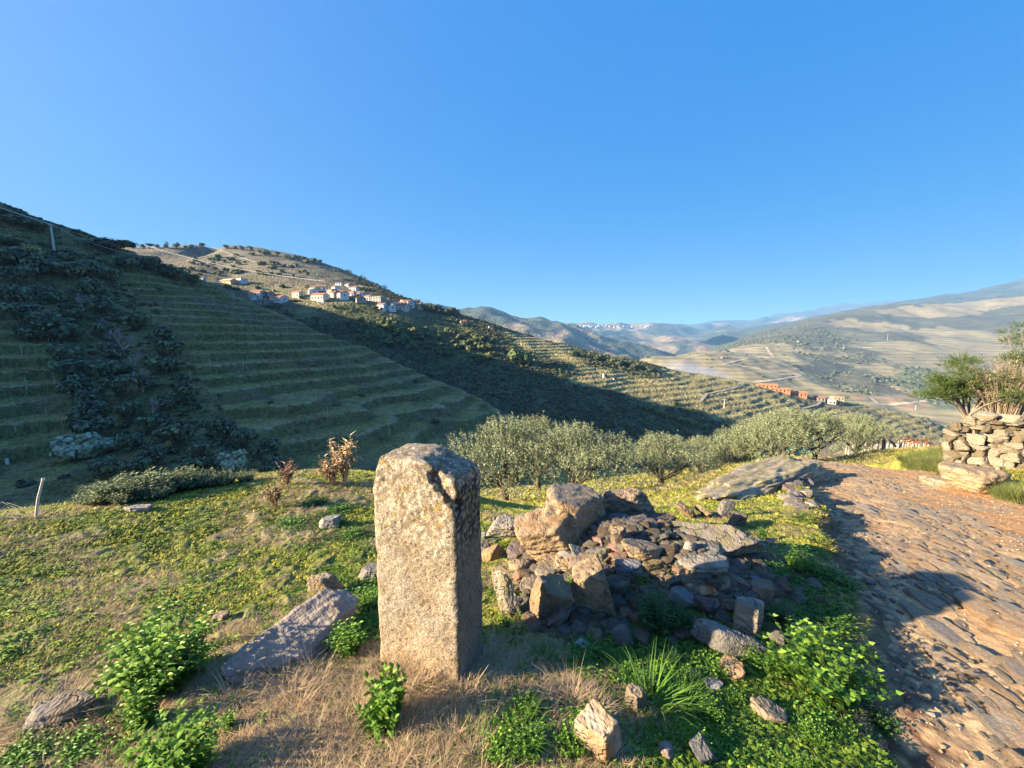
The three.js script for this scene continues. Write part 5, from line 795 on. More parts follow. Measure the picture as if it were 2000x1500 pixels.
const SB = { dark: [0, 1, 2].map((q) => bush(501 + q, 650, { A1: [0.045, 0.055, 0.038], A2: [0.21, 0.28, 0.13], size: 0.065, flat: 0.95 })), pale: [0, 1].map((q) => bush(511 + q, 700, { A1: [0.24, 0.28, 0.16], A2: [0.52, 0.54, 0.38], size: 0.07 })), yellow: [bush(521, 500, { A1: [0.2, 0.2, 0.05], A2: [0.45, 0.42, 0.14] })], green: [0, 1].map((q) => bush(531 + q, 260, { A1: [0.07, 0.09, 0.03], A2: [0.2, 0.23, 0.08], size: 0.12 })), lite: [0, 1].map((q) => bush(541 + q, 240, { A1: [0.1, 0.14, 0.05], A2: [0.26, 0.32, 0.12], size: 0.12, flat: 1.2 })), rust: [bush(551, 1500, { A1: [0.16, 0.07, 0.04], A2: [0.34, 0.17, 0.09], size: 0.035, lumps: 12, flat: 0.6 })] };
function hillBush(S, set, i, px, py, wpx, label, group, f0, f1, name = 'shrub', cat = 'shrub', sy = 1) {
  const g = march(S.h, px, py, f0, f1, 1.004); if (!g) return; const k = pxSize(px, py, g[2]), t = thing(name, label, cat, [g[0], g[1] - 0.1, -g[2]], group, i * 1.7); part('stem', set[i % set.length][0], M.bark, t); part('foliage', set[i % set.length][1], M.leafFar, t); t.scale.set(wpx * k, wpx * k * sy, wpx * k); return t;
}
const AG = 'dark shrubs on the shaded left hillside', onA = (set, i, px, py, w, label, sy) => hillBush(A, set, i, px, py, w, label ?? ((w > 58 ? 'broad' : w > 46 ? 'rounded' : 'small') + ' dark shrub ' + (py > 870 ? 'at the shaded foot of the left hillside' : px < 105 ? 'near the left edge of the shaded hillside' : px < 235 ? 'left of the bare trees on the shaded hillside' : 'right of the bare trees on the shaded hillside')), label ? null : AG, 24, 170, 'shrub', 'shrub', sy);
[[10, 520, 70], [140, 514, 40], [222, 494, 78, 'long dark shrub on the skyline right of the utility pole'], [247, 526, 48], [178, 578, 52], [298, 532, 44], [345, 548, 44, 'dark bush at the right end of the hillside skyline'], [320, 540, 36], [380, 556, 30], [268, 644, 54], [318, 676, 54], [336, 698, 50], [322, 730, 58, 'dark shrub right of the bare pinkish tree'], [115, 668, 80, 'wide blue-green shrub left of the bare pinkish tree'], [196, 660, 46], [136, 710, 58], [224, 704, 50], [140, 742, 62], [210, 740, 62], [150, 775, 66], [238, 776, 66], [168, 795, 56], [172, 824, 62], [259, 820, 54], [186, 855, 72], [353, 786, 52], [297, 846, 54], [350, 866, 72], [438, 856, 60], [476, 874, 56], [35, 595, 64], [95, 594, 50], [45, 632, 62, 'dark round shrub at the left edge, lowest of a group of three'], [130, 545, 60], [75, 540, 66], [40, 560, 60], [170, 540, 50], [190, 610, 50], [150, 630, 40], [60, 665, 50], [520, 895, 56], [400, 895, 50], [380, 925, 60], [300, 905, 54], [250, 880, 50], [330, 800, 40], [290, 760, 44], [240, 735, 40], [440, 920, 50], [540, 930, 60], [270, 930, 56], [200, 930, 60], [30, 440, 60, 'dark bushes on the skyline at the top left corner of the hill'], [75, 452, 50], [12, 420, 40], [105, 520, 44], [220, 555, 44], [20, 480, 50]].forEach(([px, py, w, l], i) => onA(SB.dark, i, px, py, w, l, py < 500 ? 0.5 : undefined));
onA(SB.pale, 0, 150, 900, 92, 'pale green shrub, the left of two at the foot of the hillside'); onA(SB.pale, 1, 213, 884, 66, 'pale green shrub just right of the widest pale one'); onA(SB.pale, 0, 455, 925, 66, 'pale silvery shrub standing alone in the dark gully foot', 1.2);
onA(SB.yellow, 0, 66, 500, 40, 'yellow-green bush below the utility pole, upper left of two'); onA(SB.yellow, 0, 100, 514, 44, 'yellow-green bush below the utility pole, lower right of two'); onA(SB.yellow, 0, 150, 618, 30, 'low yellowish bush above the wide blue-green shrub', 0.5);
// bare winter trees in the gully
function bareTree(seed) {
  const r = rngOf(seed), tr = new MB(), br = new MB(), tw = (p, d, L, rad, n) => { const q = p.clone().addScaledVector(d, L), m = p.clone().addScaledVector(d, L * 0.5).add(V((r() - 0.5) * L * 0.15, 0, (r() - 0.5) * L * 0.15)); (n > 4 ? tr : br).tube([p.toArray(), m.toArray(), q.toArray()], rad, rad * 0.55, n > 3 ? 5 : 3, mix3([0.3, 0.25, 0.24], [0.48, 0.4, 0.4], r()));
    if (n > 0) for (let k = 0; k < 3; k++) tw(q, d.clone().add(V(r() - 0.5, r() * 0.5 - 0.12, r() - 0.5).multiplyScalar(1.3)).normalize(), L * (0.55 + 0.25 * r()), rad * 0.6, n - 1); };
  tw(V(0, -0.05, 0), V(0, 1, 0), 0.24, 0.028, 5); return [tr.geo(), br.geo()];
}
const BT = [bareTree(561), bareTree(562)];
[[242, 700, 84, 'pale pinkish bare tree in the middle of the gully, the brightest'], [280, 765, 72, 'greyish bare tree below the brightest bare tree'], [165, 612, 56, 'purplish bare tree high in the gully'], [300, 820, 70, 'thin bare tree low in the gully'], [262, 730, 60, 'small bare tree leaning on the brightest bare tree'], [205, 650, 44, 'small bare tree between the dark gully shrubs']].forEach(([px, py, h, l], i) => { const g = march(A.h, px, py, 24, 170, 1.004); if (!g) return; const t = thing('bare_tree', l, 'bare tree', [g[0], g[1], -g[2]], null, i * 2); part('trunk', BT[i % 2][0], M.plain, t); part('twigs', BT[i % 2][1], M.plain, t); t.scale.setScalar(h * pxSize(px, py, g[2]) * 1.05); });
// poles, wires, ruin
function pole(px, pyTop, pyBase, S, f0, f1, label, wide = 1) {
  const g = march(S.h, px, pyBase, f0, f1, 1.003); if (!g) return null; const h = P(px, pyTop, g[2])[1] - g[1], t = thing('utility_pole', label, 'utility pole', [g[0], g[1], -g[2]]), m = new MB(), c = new MB();
  m.tube([[0, -0.4, 0], [0, h / 2, 0], [0, h, 0]], 0.26 * wide, 0.17 * wide, 8, [0.5, 0.47, 0.42]); m.build('mast', M.plain, t); c.box(-0.7 * wide, h - 0.3, -0.08, 0.7 * wide, h - 0.16, 0.08, [0.35, 0.33, 0.3]); c.build('crossarm', M.plain, t);
  const ins = new MB(); ins.tube([[0, 0, 0], [0, 0.22, 0]], 0.07, 0.05, 6, [0.6, 0.6, 0.58]); const ig = ins.geo(); for (const x of [-0.6, 0.6]) { const q = part('insulator', ig, M.plain, t); q.position.set(x * wide, h - 0.16, 0); }
  return [g[0], g[1] + h, g[2]];
}
const p1 = pole(107, 438, 497, A, 60, 170, 'tall pale concrete utility pole on the left hillside'), p2 = pole(291, 500, 523, A, 90, 170, 'short pole beside the stone ruin on the skyline', 0.8), p3 = pole(322, 518, 536, A, 90, 170, 'small pole right of the stone ruin', 0.7);
function wire(a, b, sag, rad, label) { const pts = []; for (let i = 0; i <= 16; i++) { const t = i / 16; pts.push([lerp(a[0], b[0], t), lerp(a[1], b[1], t) - sag * 4 * t * (1 - t), -lerp(a[2], b[2], t)]); } const m = new MB(); m.tube(pts, rad, rad, 4, [0.6, 0.58, 0.53]); solo('overhead_wire', m.geo(), M.plain, label, 'wire'); }
if (p1) { wire([p1[0] - 60, p1[1] + 26, p1[2] - 12], p1, 1.5, 0.09, 'overhead wire running from the tall utility pole out of the left edge'); if (p2) wire(p1, p2, 1.5, 0.04, 'overhead wire between the tall utility pole and the stone ruin'); }
{
  const q1 = P(633, 549, 385), q2 = P(755, 566, 400); wire(P(283, 479, 470), q1, 5, 0.16, 'lower of two long wires crossing the upper village hill'); wire(P(418, 484, 520), q2, 6, 0.16, 'upper of two long wires crossing the upper village hill');
  const g = march(A.h, 288, 522, 90, 170, 1.003);
  if (g) { const t = thing('stone_hut', 'small dark stone hut on the skyline of the left hillside', 'hut', [g[0], g[1] - 0.3, -g[2]], null, 0.3), w = new MB(), rf = new MB(), d = new MB(); w.box(-2.6, 0, -1.8, 2.6, 2.6, 1.8, [0.22, 0.18, 0.13]); w.build('wall', M.paint, t); rf.quad([-2.9, 2.6, 2.1], [2.9, 2.6, 2.1], [2.9, 3.7, 0], [-2.9, 3.7, 0], [0.2, 0.14, 0.1]); rf.quad([2.9, 2.6, -2.1], [-2.9, 2.6, -2.1], [-2.9, 3.7, 0], [2.9, 3.7, 0], [0.2, 0.14, 0.1]); rf.tri([2.9, 2.6, 2.1], [2.9, 2.6, -2.1], [2.9, 3.7, 0], [0.2, 0.16, 0.12]); rf.tri([-2.9, 2.6, -2.1], [-2.9, 2.6, 2.1], [-2.9, 3.7, 0], [0.2, 0.16, 0.12]); rf.build('roof', M.paint, t); d.box(-0.5, 0, 1.8, 0.5, 1.9, 1.84, [0.05, 0.04, 0.03]); d.build('door', M.plain, t); }
  const r = rngOf(571);
  [[42, 690], [95, 668], [103, 712], [52, 760], [108, 755], [92, 820], [30, 845], [410, 720], [475, 720], [562, 655], [560, 800], [618, 783], [372, 745], [640, 815], [700, 800], [760, 850]].forEach(([px, py], i) => { const g2 = march(A.h, px, py, 24, 170, 1.004); if (!g2) return; const t = thing('vine_post', i < 7 ? 'thin wooden vine post on the lower left terraces' : 'thin wooden vine post on the wide shaded terraces', 'post', [g2[0], g2[1], -g2[2]], i < 7 ? 'vine posts on the lower left terraces' : 'vine posts on the wide terraces'), m = new MB(); m.tube([[0, -0.2, 0], [0.05, 0.8, 0], [0.15 * (r() - 0.5), 1.9, 0]], 0.07, 0.06, 5, [0.36, 0.31, 0.25]); m.build('stake', M.plain, t); const w2 = new MB(); w2.tube([[0, 1.5, 0], [0.35 * (r() - 0.5), 1.75, 0.1], [0.5 * (r() - 0.5), 2.1, 0]], 0.03, 0.015, 4, [0.2, 0.16, 0.13]); w2.build('vine', M.plain, t); });
  const g3 = march(A.h, 15, 908, 24, 170, 1.004); if (g3) { const m = new MB(); m.tube([[0, -0.1, 0], [0, 0.35, 0], [0, 0.8, 0]], 0.16, 0.15, 10, [0.75, 0.75, 0.73]); m.tube([[0, 0.8, 0], [0, 0.84, 0]], 0.15, 0.02, 10, [0.7, 0.7, 0.68]); const o = solo('marker_post', m.geo(), M.plain, 'short white marker post at the left edge of the hillside', 'post'); o.position.set(g3[0], g3[1], -g3[2]); }
}
// ---------- houses ----------
const winGeo = (() => { const m = new MB(); m.box(-0.5, 0, 0, 0.5, 1, 0.06, [1, 1, 1]); return m.geo(); })();
function house(pos, w, d, h, o, label, group, turn) {
  const t = thing(o.name ?? 'house', label, o.cat ?? 'house', pos, group, turn), wl = new MB(), rf = new MB(), c = o.wall ?? [0.75, 0.72, 0.66], rc = o.roof ?? [0.42, 0.17, 0.09], rh = o.flat ? 0.25 : (o.rh ?? d * 0.22), e = 0.35;
  wl.box(-w / 2, -3, -d / 2, w / 2, h, d / 2, c); if (!o.flat) { wl.tri([w / 2, h, d / 2], [w / 2, h, -d / 2], [w / 2, h + rh, 0], c); wl.tri([-w / 2, h, -d / 2], [-w / 2, h, d / 2], [-w / 2, h + rh, 0], c); }
  wl.build('wall', M.paint, t);
  if (o.flat) rf.box(-w / 2 - 0.2, h + 0.003, -d / 2 - 0.2, w / 2 + 0.2, h + rh, d / 2 + 0.2, rc);
  else { const k = rh / (d / 2) * e; for (const s of [1, -1]) { const a = [-s * (w / 2 + e), h - k + 0.02, s * (d / 2 + e)], b = [s * (w / 2 + e), h - k + 0.02, s * (d / 2 + e)], c2 = [s * (w / 2 + e), h + rh + 0.02, 0], d2 = [-s * (w / 2 + e), h + rh + 0.02, 0], up = (q) => [q[0], q[1] + 0.18, q[2]]; rf.quad(up(a), up(b), up(c2), up(d2), rc); rf.quad(a, d2, c2, b, rc); rf.quad(a, b, up(b), up(a), rc); } }
  rf.build('roof', M.paint, t);
  const nw = o.win ?? Math.max(2, Math.round(w / 3)), fl = o.floors ?? Math.max(1, Math.round(h / 3));
  for (let f = 0; f < fl; f++) for (let i = 0; i < nw; i++) { const door = f === 0 && i === (nw >> 1), q = part(door ? 'door' : 'window', winGeo, M.glass, t); q.position.set(-w / 2 + (i + 0.5) * w / nw, f * h / fl + (door ? 0 : 0.9), d / 2 + 0.003); q.scale.set(1, door ? 2.1 : 1.3, 1); }
  if (o.side !== 0) for (const s of [1, -1]) { const q = part('window', winGeo, M.glass, t); q.position.set(s * (w / 2 + 0.003), h * 0.45, 0); q.rotation.y = s * Math.PI / 2; q.scale.set(1, 1.3, 1); }
  if (o.chimney) { const m = new MB(); m.box(-0.35, 0, -0.35, 0.35, 1.6, 0.35, c); const q = m.build('chimney', M.paint, t); q.position.set(w * 0.25, h + rh * 0.3, -d * 0.1); }
  return t;
}
const WH = [0.8, 0.8, 0.8], CR = [0.72, 0.67, 0.58], GY = [0.4, 0.37, 0.33], OC = [0.6, 0.46, 0.27], RD = [0.45, 0.19, 0.1], WR = [0.6, 0.5, 0.42];
[[368, 545, 16, 9, WH, 0, 'small white house peeping over the shaded hill edge, leftmost of the village'], [397, 551, 12, 13, WH, 0, 'narrow white house beside a dark tree at the left of the village'], [426, 549, 11, 7, WH, 0, 'small sunlit white house at the left end of the ochre building'], [448, 553, 36, 8, OC, WR, 'long low ochre building above the village'], [473, 552, 20, 10, WH, 'f', 'white block at the right end of the ochre building'], [448, 577, 26, 10, GY, 0, 'grey house in the shade at the lower left of the village'], [504, 577, 30, 11, CR, RD, 'pale cream house with a long red roof, half in shade'], [527, 577, 17, 10, GY, RD, 'brownish house right of the cream house with the long roof'], [500, 585, 24, 7, WH, 'f', 'low white wall-like house under the cream house'], [516, 593, 22, 11, GY, 'f', 'grey-white house, lowest in the shaded part of the village'], [531, 585, 12, 10, WH, RD, 'small white house with dark gable in the shade edge'], [550, 589, 26, 13, WH, RD, 'white house with a red roof where the shade begins'], [583, 579, 21, 13, CR, RD, 'square cream house with two storeys standing alone'], [612, 574, 24, 10, WH, RD, 'white house behind the largest cream house'], [626, 585, 36, 14, CR, RD, 'largest cream house in the sunlit middle of the village'], [652, 580, 18, 13, CR, RD, 'cream house between the largest cream house and the white gable'], [670, 583, 24, 17, WH, RD, 'tall white gabled house in the middle of the village'], [688, 577, 15, 11, CR, RD, 'small cream house right of the tall white gable'], [708, 579, 17, 11, WH, RD, 'white house right of the village middle'], [682, 561, 16, 9, CR, RD, 'cream house standing highest above the village'], [664, 557, 16, 5, WH, 'f', 'low white building left of the highest house'], [703, 588, 26, 9, GY, RD, 'low grey stone house under the white house'], [740, 592, 32, 15, GY, 'f', 'big unfinished grey block on the right of the village'], [747, 604, 19, 15, WH, RD, 'white house under the big grey block'], [764, 607, 20, 13, WH, 'f', 'white terraced house at the lowest right of the village'], [786, 604, 28, 11, CR, RD, 'low house with a broad red roof near the right end'], [797, 597, 24, 12, WH, RD, 'white gabled house, highest at the right end of the village'], [819, 602, 20, 11, OC, RD, 'brown house, rightmost of the village']].forEach(([px, py, w, h, c, rf, l], i) => {
  const g = march(B.h, px, py, 200, 560, 1.002); if (!g) return; const k = pxSize(px, py, g[2]), sc = 0.8, o = { wall: c, roof: rf && rf !== 'f' ? rf : rf === 'f' ? [0.5, 0.48, 0.45] : [0.35, 0.2, 0.14], flat: rf === 'f', chimney: i % 3 === 0 };
  house([g[0], g[1] - 0.3, -g[2]], w * k * sc, Math.min(w * k * 0.7, 8), h * k * sc * (rf === 'f' ? 1 : 0.78), o, l, null, -0.55 + 0.4 * Math.sin(i * 2.3));
});
{ const r = rngOf(577); for (let i = 0; i < 16; i++) { const px = 600 + 215 * (i + r()) / 16, py = 568 + 26 * sst(640, 800, px) + 14 * (r() - 0.5), g = march(B.h, px, py, 200, 560, 1.002); if (!g) continue; const k = pxSize(px, py, g[2]); house([g[0], g[1] - 0.3, -g[2]], (9 + 7 * r()) * k, 5, (6 + 3 * r()) * k * 0.8, { wall: [WH, CR, WH, WR][i % 4], roof: RD, win: 2, side: 0 }, (i < 5 ? 'small white house squeezed between the larger houses in the village middle' : i < 11 ? 'small house among the trees on the right half of the village' : 'small house near the right end of the village'), i < 5 ? 'small houses in the village middle' : i < 11 ? 'small houses right of the middle' : 'small houses at the right end', -0.6 + 0.8 * r()); } }
// the estate on the vineyard spur
[[1497, 757, 38, 8, [0.6, 0.24, 0.11], 'longest of the orange estate buildings, at the left'], [1526, 765, 30, 8, [0.62, 0.26, 0.12], 'middle orange estate building'], [1558, 773, 30, 10, [0.6, 0.24, 0.11], 'rightmost orange estate building'], [1510, 762, 16, 5, [0.55, 0.22, 0.1], 'small orange annex between the left and middle estate buildings'], [1545, 768, 14, 5, [0.5, 0.2, 0.1], 'small orange annex between the middle and right estate buildings']].forEach(([px, py, w, h, c, l], i) => { const g = march(B.h, px, py, 160, 800, 1.002) ?? P(px, py, 300), k = pxSize(px, py, g[2]); house([g[0], g[1], -g[2]], w * k * 0.88, 6, h * k * 0.7, { wall: c, roof: [0.6, 0.25, 0.13], rh: 0.9, name: 'estate_building', cat: 'building' }, l, null, -0.35 + i * 0.05); });
[[1634, 788, 18, 13, OC, 'f', 'ochre block house at the right end of the estate'], [1622, 788, 12, 9, CR, 'f', 'low cream wing joined to the ochre block house'], [1600, 782, 14, 6, GY, RD, 'grey shed in the middle of the estate']].forEach(([px, py, w, h, c, rf, l]) => { const g = march(B.h, px, py, 160, 800, 1.002) ?? P(px, py, 310), k = pxSize(px, py, g[2]); house([g[0], g[1], -g[2]], w * k, 6, h * k, { wall: c, roof: rf === 'f' ? OC : RD, flat: rf === 'f' }, l, null, -0.2); });
// far white houses
[[1412, 700, 7, 2.5, 'white farmhouse on the left spur of the right vineyard hill'], [1560, 668, 5, 2.2, 'small pale house beside the track at the crest of the right hill']].forEach(([px, py, w, h, l]) => { const S = py < 590 ? D4 : C, g = march(S.h, px, py, 700, 4500, 1.002); if (!g) return; const k = pxSize(px, py, g[2]); house([g[0], g[1], -g[2]], w * k, w * k * 0.6, h * k, { wall: [0.5, 0.48, 0.44], floors: 1, win: 2 }, l, null, 0.2); });
{ const r = rngOf(581); for (let i = 0; i < 34; i++) { const px = 1120 + 150 * Math.pow(r(), 1.1), py = 637.5 + 3.5 * r(), g = march(D2.h, px, py, 2600, 6300, 1.002); if (!g) continue; const k = pxSize(px, py, g[2]); house([g[0], g[1] + 3, -g[2]], (2.5 + 2.5 * r()) * k, 12, (1.2 + r()) * k, { wall: WH, roof: WR, floors: 1, win: 2, side: 0 }, 'tiny white house of the hazy town along the plateau', 'houses of the far plateau town', r()); } }
[[905, 632, 12, 5, CR, 'small cream house on the ridge right of the village'], [958, 640, 9, 3, WH, 'low pale hut on the terraced ridge'], [1181, 737, 7, 9, WH, 'white hut at the edge of the shaded vineyard'], [1200, 742, 6, 5, WH, 'little white tank house below the white hut']].forEach(([px, py, w, h, c, l]) => { const g = march(B.h, px, py, 160, 800, 1.002); if (!g) return; const k = pxSize(px, py, g[2]); house([g[0], g[1], -g[2]], w * k, w * k * 0.7, h * k * 0.8, { wall: c, win: 2 }, l, null, 0.4); });
// pines and bushes of the village hill
function pine(seed) { const r = rngOf(seed), tr = new MB(), fo = new MB(); tr.tube([[0, -0.05, 0], [0.02, 0.4, 0], [0, 0.92, 0]], 0.022, 0.01, 5, [0.14, 0.1, 0.08]); const ls = []; for (let i = 0; i < 7; i++) { const a = i * 2.4, y = 0.48 + 0.08 * i, q = 0.2 * (1.15 - 0.12 * i); ls.push([Math.cos(a) * q, y, Math.sin(a) * q, 0.13 + 0.05 * r()]); tr.tube([[0, y - 0.08, 0], [Math.cos(a) * q, y, Math.sin(a) * q]], 0.009, 0.004, 3, [0.14, 0.1, 0.08]); }
  for (let i = 0; i < 260; i++) { const l = ls[Math.floor(r() * 7)], d = V(r() * 2 - 1, (r() * 2 - 1) * 0.6, r() * 2 - 1).normalize(), p = [l[0] + d.x * l[3], l[1] + d.y * l[3] * 0.7, l[2] + d.z * l[3]], k = 0.05 + 0.04 * r(), c = leafCols(r, [0.03, 0.045, 0.025], [0.08, 0.1, 0.05]), q = () => (r() - 0.5) * 2 * k; fo.tri([p[0] + q(), p[1] + q(), p[2] + q()], [p[0] + q(), p[1] + q(), p[2] + q()], [p[0] + q(), p[1] + q(), p[2] + q()], c); } return [tr.geo(), fo.geo()]; }
const PN = [pine(591), pine(592), pine(593)];
function onBpine(px, py, h, label, group, i) { const g = march(B.h, px, py, 160, 800, 1.002); if (!g) return; const t = thing('pine_tree', label, 'pine tree', [g[0], g[1], -g[2]], group, i * 1.3); part('trunk', PN[i % 3][0], M.plain, t); part('crown', PN[i % 3][1], M.leafFar, t); t.scale.setScalar(h * pxSize(px, py, g[2])); }
[[326, 484, 11, 'umbrella-shaped pine on the skyline of the upper village hill, left of a pair'], [347, 484, 10, 'round pine on the skyline of the upper village hill, right of a pair']].forEach(([x, y, h, l], i) => onBpine(x, y, h, l, null, i));
[[661, 533, 13], [668, 535, 12], [678, 537, 13], [684, 540, 15], [692, 548, 13], [700, 552, 14], [706, 553, 17], [713, 557, 18], [720, 561, 17], [728, 566, 18], [735, 570, 19], [742, 572, 17], [752, 574, 19], [762, 580, 16], [768, 582, 14], [776, 586, 15], [784, 586, 13], [716, 564, 16], [698, 560, 15], [745, 580, 15]].forEach(([x, y, h], i) => onBpine(x, y + 3, h, 'dark pine in the row along the ridge above the village', 'ridge pines above the village', i));
{
  const r = rngOf(601), many = (n, pick, set, w0, w1, label, group, name = 'shrub', cat = 'shrub', sy = 1) => { for (let i = 0; i < n; i++) { const [px, py] = pick(i); hillBush(B, set, i, px, py, w0 + (w1 - w0) * r(), label, group, 155, 820, name, cat, sy); } };
  for (const [n, q0, q1, w] of [[24, 0, 0.34, 'left of the ochre building'], [24, 0.34, 0.67, 'above the ochre building'], [22, 0.67, 1, 'above the village middle']]) many(n, () => { const a = lerp(q0, q1, r()), b = r(); return [365 + 235 * a, 508 + 42 * b - 10 * Math.sin(a * 3)]; }, SB.green, 8, 14, 'small round olive tree on the upper village hill, ' + w, 'olive dots ' + w, 'olive_tree', 'olive tree');
  many(24, (i) => [255 + 400 * i / 24 + 8 * r(), 483 + 14 * sst(0.4, 1, i / 24) ** 1 * 2.2 + 3 * r()], SB.dark, 8, 15, 'dark bush along the skyline of the upper village hill', 'skyline bushes of the upper village hill');
  for (const [n, a0, a1, w] of [[34, 0, 0.34, 'under the village middle'], [34, 0.34, 0.67, 'under the right end of the village'], [32, 0.67, 1, 'beyond the right end of the village']]) many(n, () => { const a = lerp(a0, a1, r()), b = r(); return [690 + 280 * a, 612 + 70 * a * 0.75 + 52 * b]; }, SB.green, 11, 22, 'sunlit bush on the green slope ' + w, 'sunlit bushes ' + w);
  many(26, () => [440 + 380 * r(), 562 + 44 * r()], SB.green, 8, 15, 'green bush among the village houses', 'bushes between the village houses');
  many(10, (i) => [835 + i * 6, 608 + i * 1.2], SB.dark, 14, 26, 'dark bush on the ridge at the right end of the village', 'ridge bushes right of the village');
  many(8, (i) => [1000 + (i % 4) * 12 + 4 * r(), 702 + 6 * (i >> 2) + (i % 4) * 2], SB.lite, 15, 22, 'bright green young tree in the clump above the shaded ravine', 'bright clump above the shaded ravine', 'young_tree', 'tree', 1.3);
  many(16, (i) => [1115 + i * 10 + 6 * r(), 692 + i * 2.1 + 4 * r()], SB.dark, 12, 20, 'dark bush along the ridge above the vineyard spur', 'ridge bushes above the vineyard');
  many(14, (i) => [1236 + i * 10.5 + 5 * r(), 793 + i * 3.4 + 5 * r()], SB.lite, 10, 17, 'light green young tree in the slanting row beside the shaded vineyard', 'young trees beside the shaded vineyard', 'young_tree', 'tree', 1.2);
  const inst = (name, set, n, S, x0, x1, f0, f1, keep, s0, s1, label) => { const geo = set[1], r2 = rngOf(n), im = new THREE.InstancedMesh(geo, M.leafFar, n), mt = new THREE.Matrix4(), q = new THREE.Quaternion(), c = new THREE.Color(); let k = 0; for (let i = 0; i < n * 8 && k < n; i++) { const x = lerp(x0, x1, r2()), f = lerp(f0, f1, r2()); if (!keep(x, f, r2)) continue; const s = s0 + (s1 - s0) * r2() ** 2; q.setFromAxisAngle(V(0, 1, 0), r2() * 6.28); mt.compose(V(x, S.h(x, f) - 0.15 * s, -f), q, V(s, s * (0.7 + 0.4 * r2()), s)); im.setMatrixAt(k, mt); const e = 0.6 + 0.7 * r2(); im.setColorAt(k++, c.setRGB(e, e, e * 0.95)); } im.count = k; shadows(im); top(im, name); tag(im, label, null, null, 'stuff'); };
  inst('scrub', bush(611, 70, { A1: [0.07, 0.078, 0.036], A2: [0.19, 0.2, 0.085], size: 0.2, lumps: 5 }), 16000, B, -230, 260, 165, 440, (x, f, q) => B.w('s', x, f) > 0.5 && q() < 0.75, 1, 3.6, 'dense dark scrub filling the shaded ravine');
  inst('scrub', bush(612, 60, { A1: [0.09, 0.11, 0.04], A2: [0.25, 0.27, 0.1], size: 0.2, lumps: 5 }), 3400, B, -140, 40, 215, 430, (x, f) => B.w('m', x, f) > 0.4, 0.6, 2, 'light green undergrowth on the slope below the village');
  inst('scrub', bush(613, 40, { A1: [0.07, 0.08, 0.045], A2: [0.16, 0.18, 0.1], size: 0.25, lumps: 4 }), 5200, C, 380, 1500, 480, 2300, (x, f, q) => { const k = C.at(x + 30 * n2(x * 0.01, f * 0.01), f); return k === 'e' ? true : k === 's' ? q() < 0.35 : q() < 0.02; }, 5, 13, 'olive groves and woods dotting the far right hill');
  inst('scrub', bush(614, 90, { A1: [0.06, 0.065, 0.035], A2: [0.15, 0.16, 0.08], size: 0.16, lumps: 5 }), 1000, A, -170, 20, 26, 128, (x, f, q) => q() < gully(x, f) * 0.8 + 0.05 && A.terr(x, f) < 0.9 || q() < 0.012, 0.5, 2.2, 'low rough scrub and bramble on the shaded left hillside');
  const tg = tuft(87, 9, 1, 0.8, 0.12, 0.9, [0.75, 0.72, 0.68], [1.2, 1.15, 1.1], 0.6); scatter('dry_grass', tg, M.plain, 30000, 'dry grass along the lips of the shaded terraces', (q) => { const x = lerp(-175, 45, q()), f = lerp(28, 128, q()); if (A.terr(x, f) < 0.5) return; const t = (A.h0(x, f) + 0.35 * n2(x * 0.05, f * 0.05)) / 2.2, e = t - Math.floor(t); if (e > 0.14 && e < 0.9 && q() > 0.06) return; const k = 0.7 + 0.5 * q(); return { x, f, y: A.h(x, f) - 0.05, s: 0.22 + 0.3 * q(), sy: 0.8, c: mix3([0.3 * k, 0.24 * k, 0.15 * k], [0.16 * k, 0.17 * k, 0.07 * k], q()) }; });
}
// tracks on the hills
function track(name, S, pts, f0, f1, w, label) {
  const q = []; for (let i = 0; i < pts.length - 1; i++) for (let k = 0; k < 10; k++) { const t = k / 10, g = march(S.h, lerp(pts[i][0], pts[i + 1][0], t), lerp(pts[i][1], pts[i + 1][1], t), f0, f1, 1.002); if (g && (!q.length || Math.abs(g[2] - q[q.length - 1][2]) < 0.25 * g[2])) q.push(g); }
  if (q.length < 3) return; const p = [], u = [], c = [], ix = []; q.forEach((g, i) => { const a = q[Math.max(0, i - 1)], b = q[Math.min(q.length - 1, i + 1)]; let nx = -(b[2] - a[2]), nf = b[0] - a[0]; const l = Math.hypot(nx, nf) || 1; nx /= l; nf /= l; for (const s of [-0.5, 0.5]) { const x = g[0] + nx * w * s, f = g[2] + nf * w * s; p.push(x, Math.max(S.h(x, f), g[1] - w * 0.12) + 0.45, -f); u.push(x, f); c.push(0.38, 0.31, 0.22); } if (i < q.length - 1) { const k = i * 2; ix.push(k, k + 1, k + 3, k, k + 3, k + 2); } });
  const g = new THREE.BufferGeometry(); g.setAttribute('position', new THREE.Float32BufferAttribute(p, 3)); g.setAttribute('uv', new THREE.Float32BufferAttribute(u, 2)); g.setAttribute('color', new THREE.Float32BufferAttribute(c, 3)); g.setIndex(ix); g.computeVertexNormals(); solo(name, g, M.plain, label, null, null, 'structure');
}
track('dirt_track', C, [[1335, 700], [1400, 687], [1496, 678], [1504, 690], [1512, 699]], 800, 2000, 9, 'pale track along the crest of the left spur of the right hill');
track('dirt_track', C, [[1412, 712], [1460, 700], [1512, 699]], 700, 2000, 7, 'short pale track joining the crest track');
track('dirt_track', C, [[1425, 712], [1470, 718], [1525, 732], [1568, 733], [1520, 742], [1465, 748]], 600, 2000, 7, 'zigzag track on the lit left spur of the right hill');
track('dirt_track', C, [[1560, 678], [1640, 680], [1720, 679], [1790, 684]], 900, 2500, 8, 'pale track across the middle of the right hill');
track('dirt_track', C, [[1650, 755], [1700, 775], [1715, 790], [1740, 791], [1790, 786], [1830, 780]], 600, 1500, 9, 'broad pale road near the foot of the right hill');
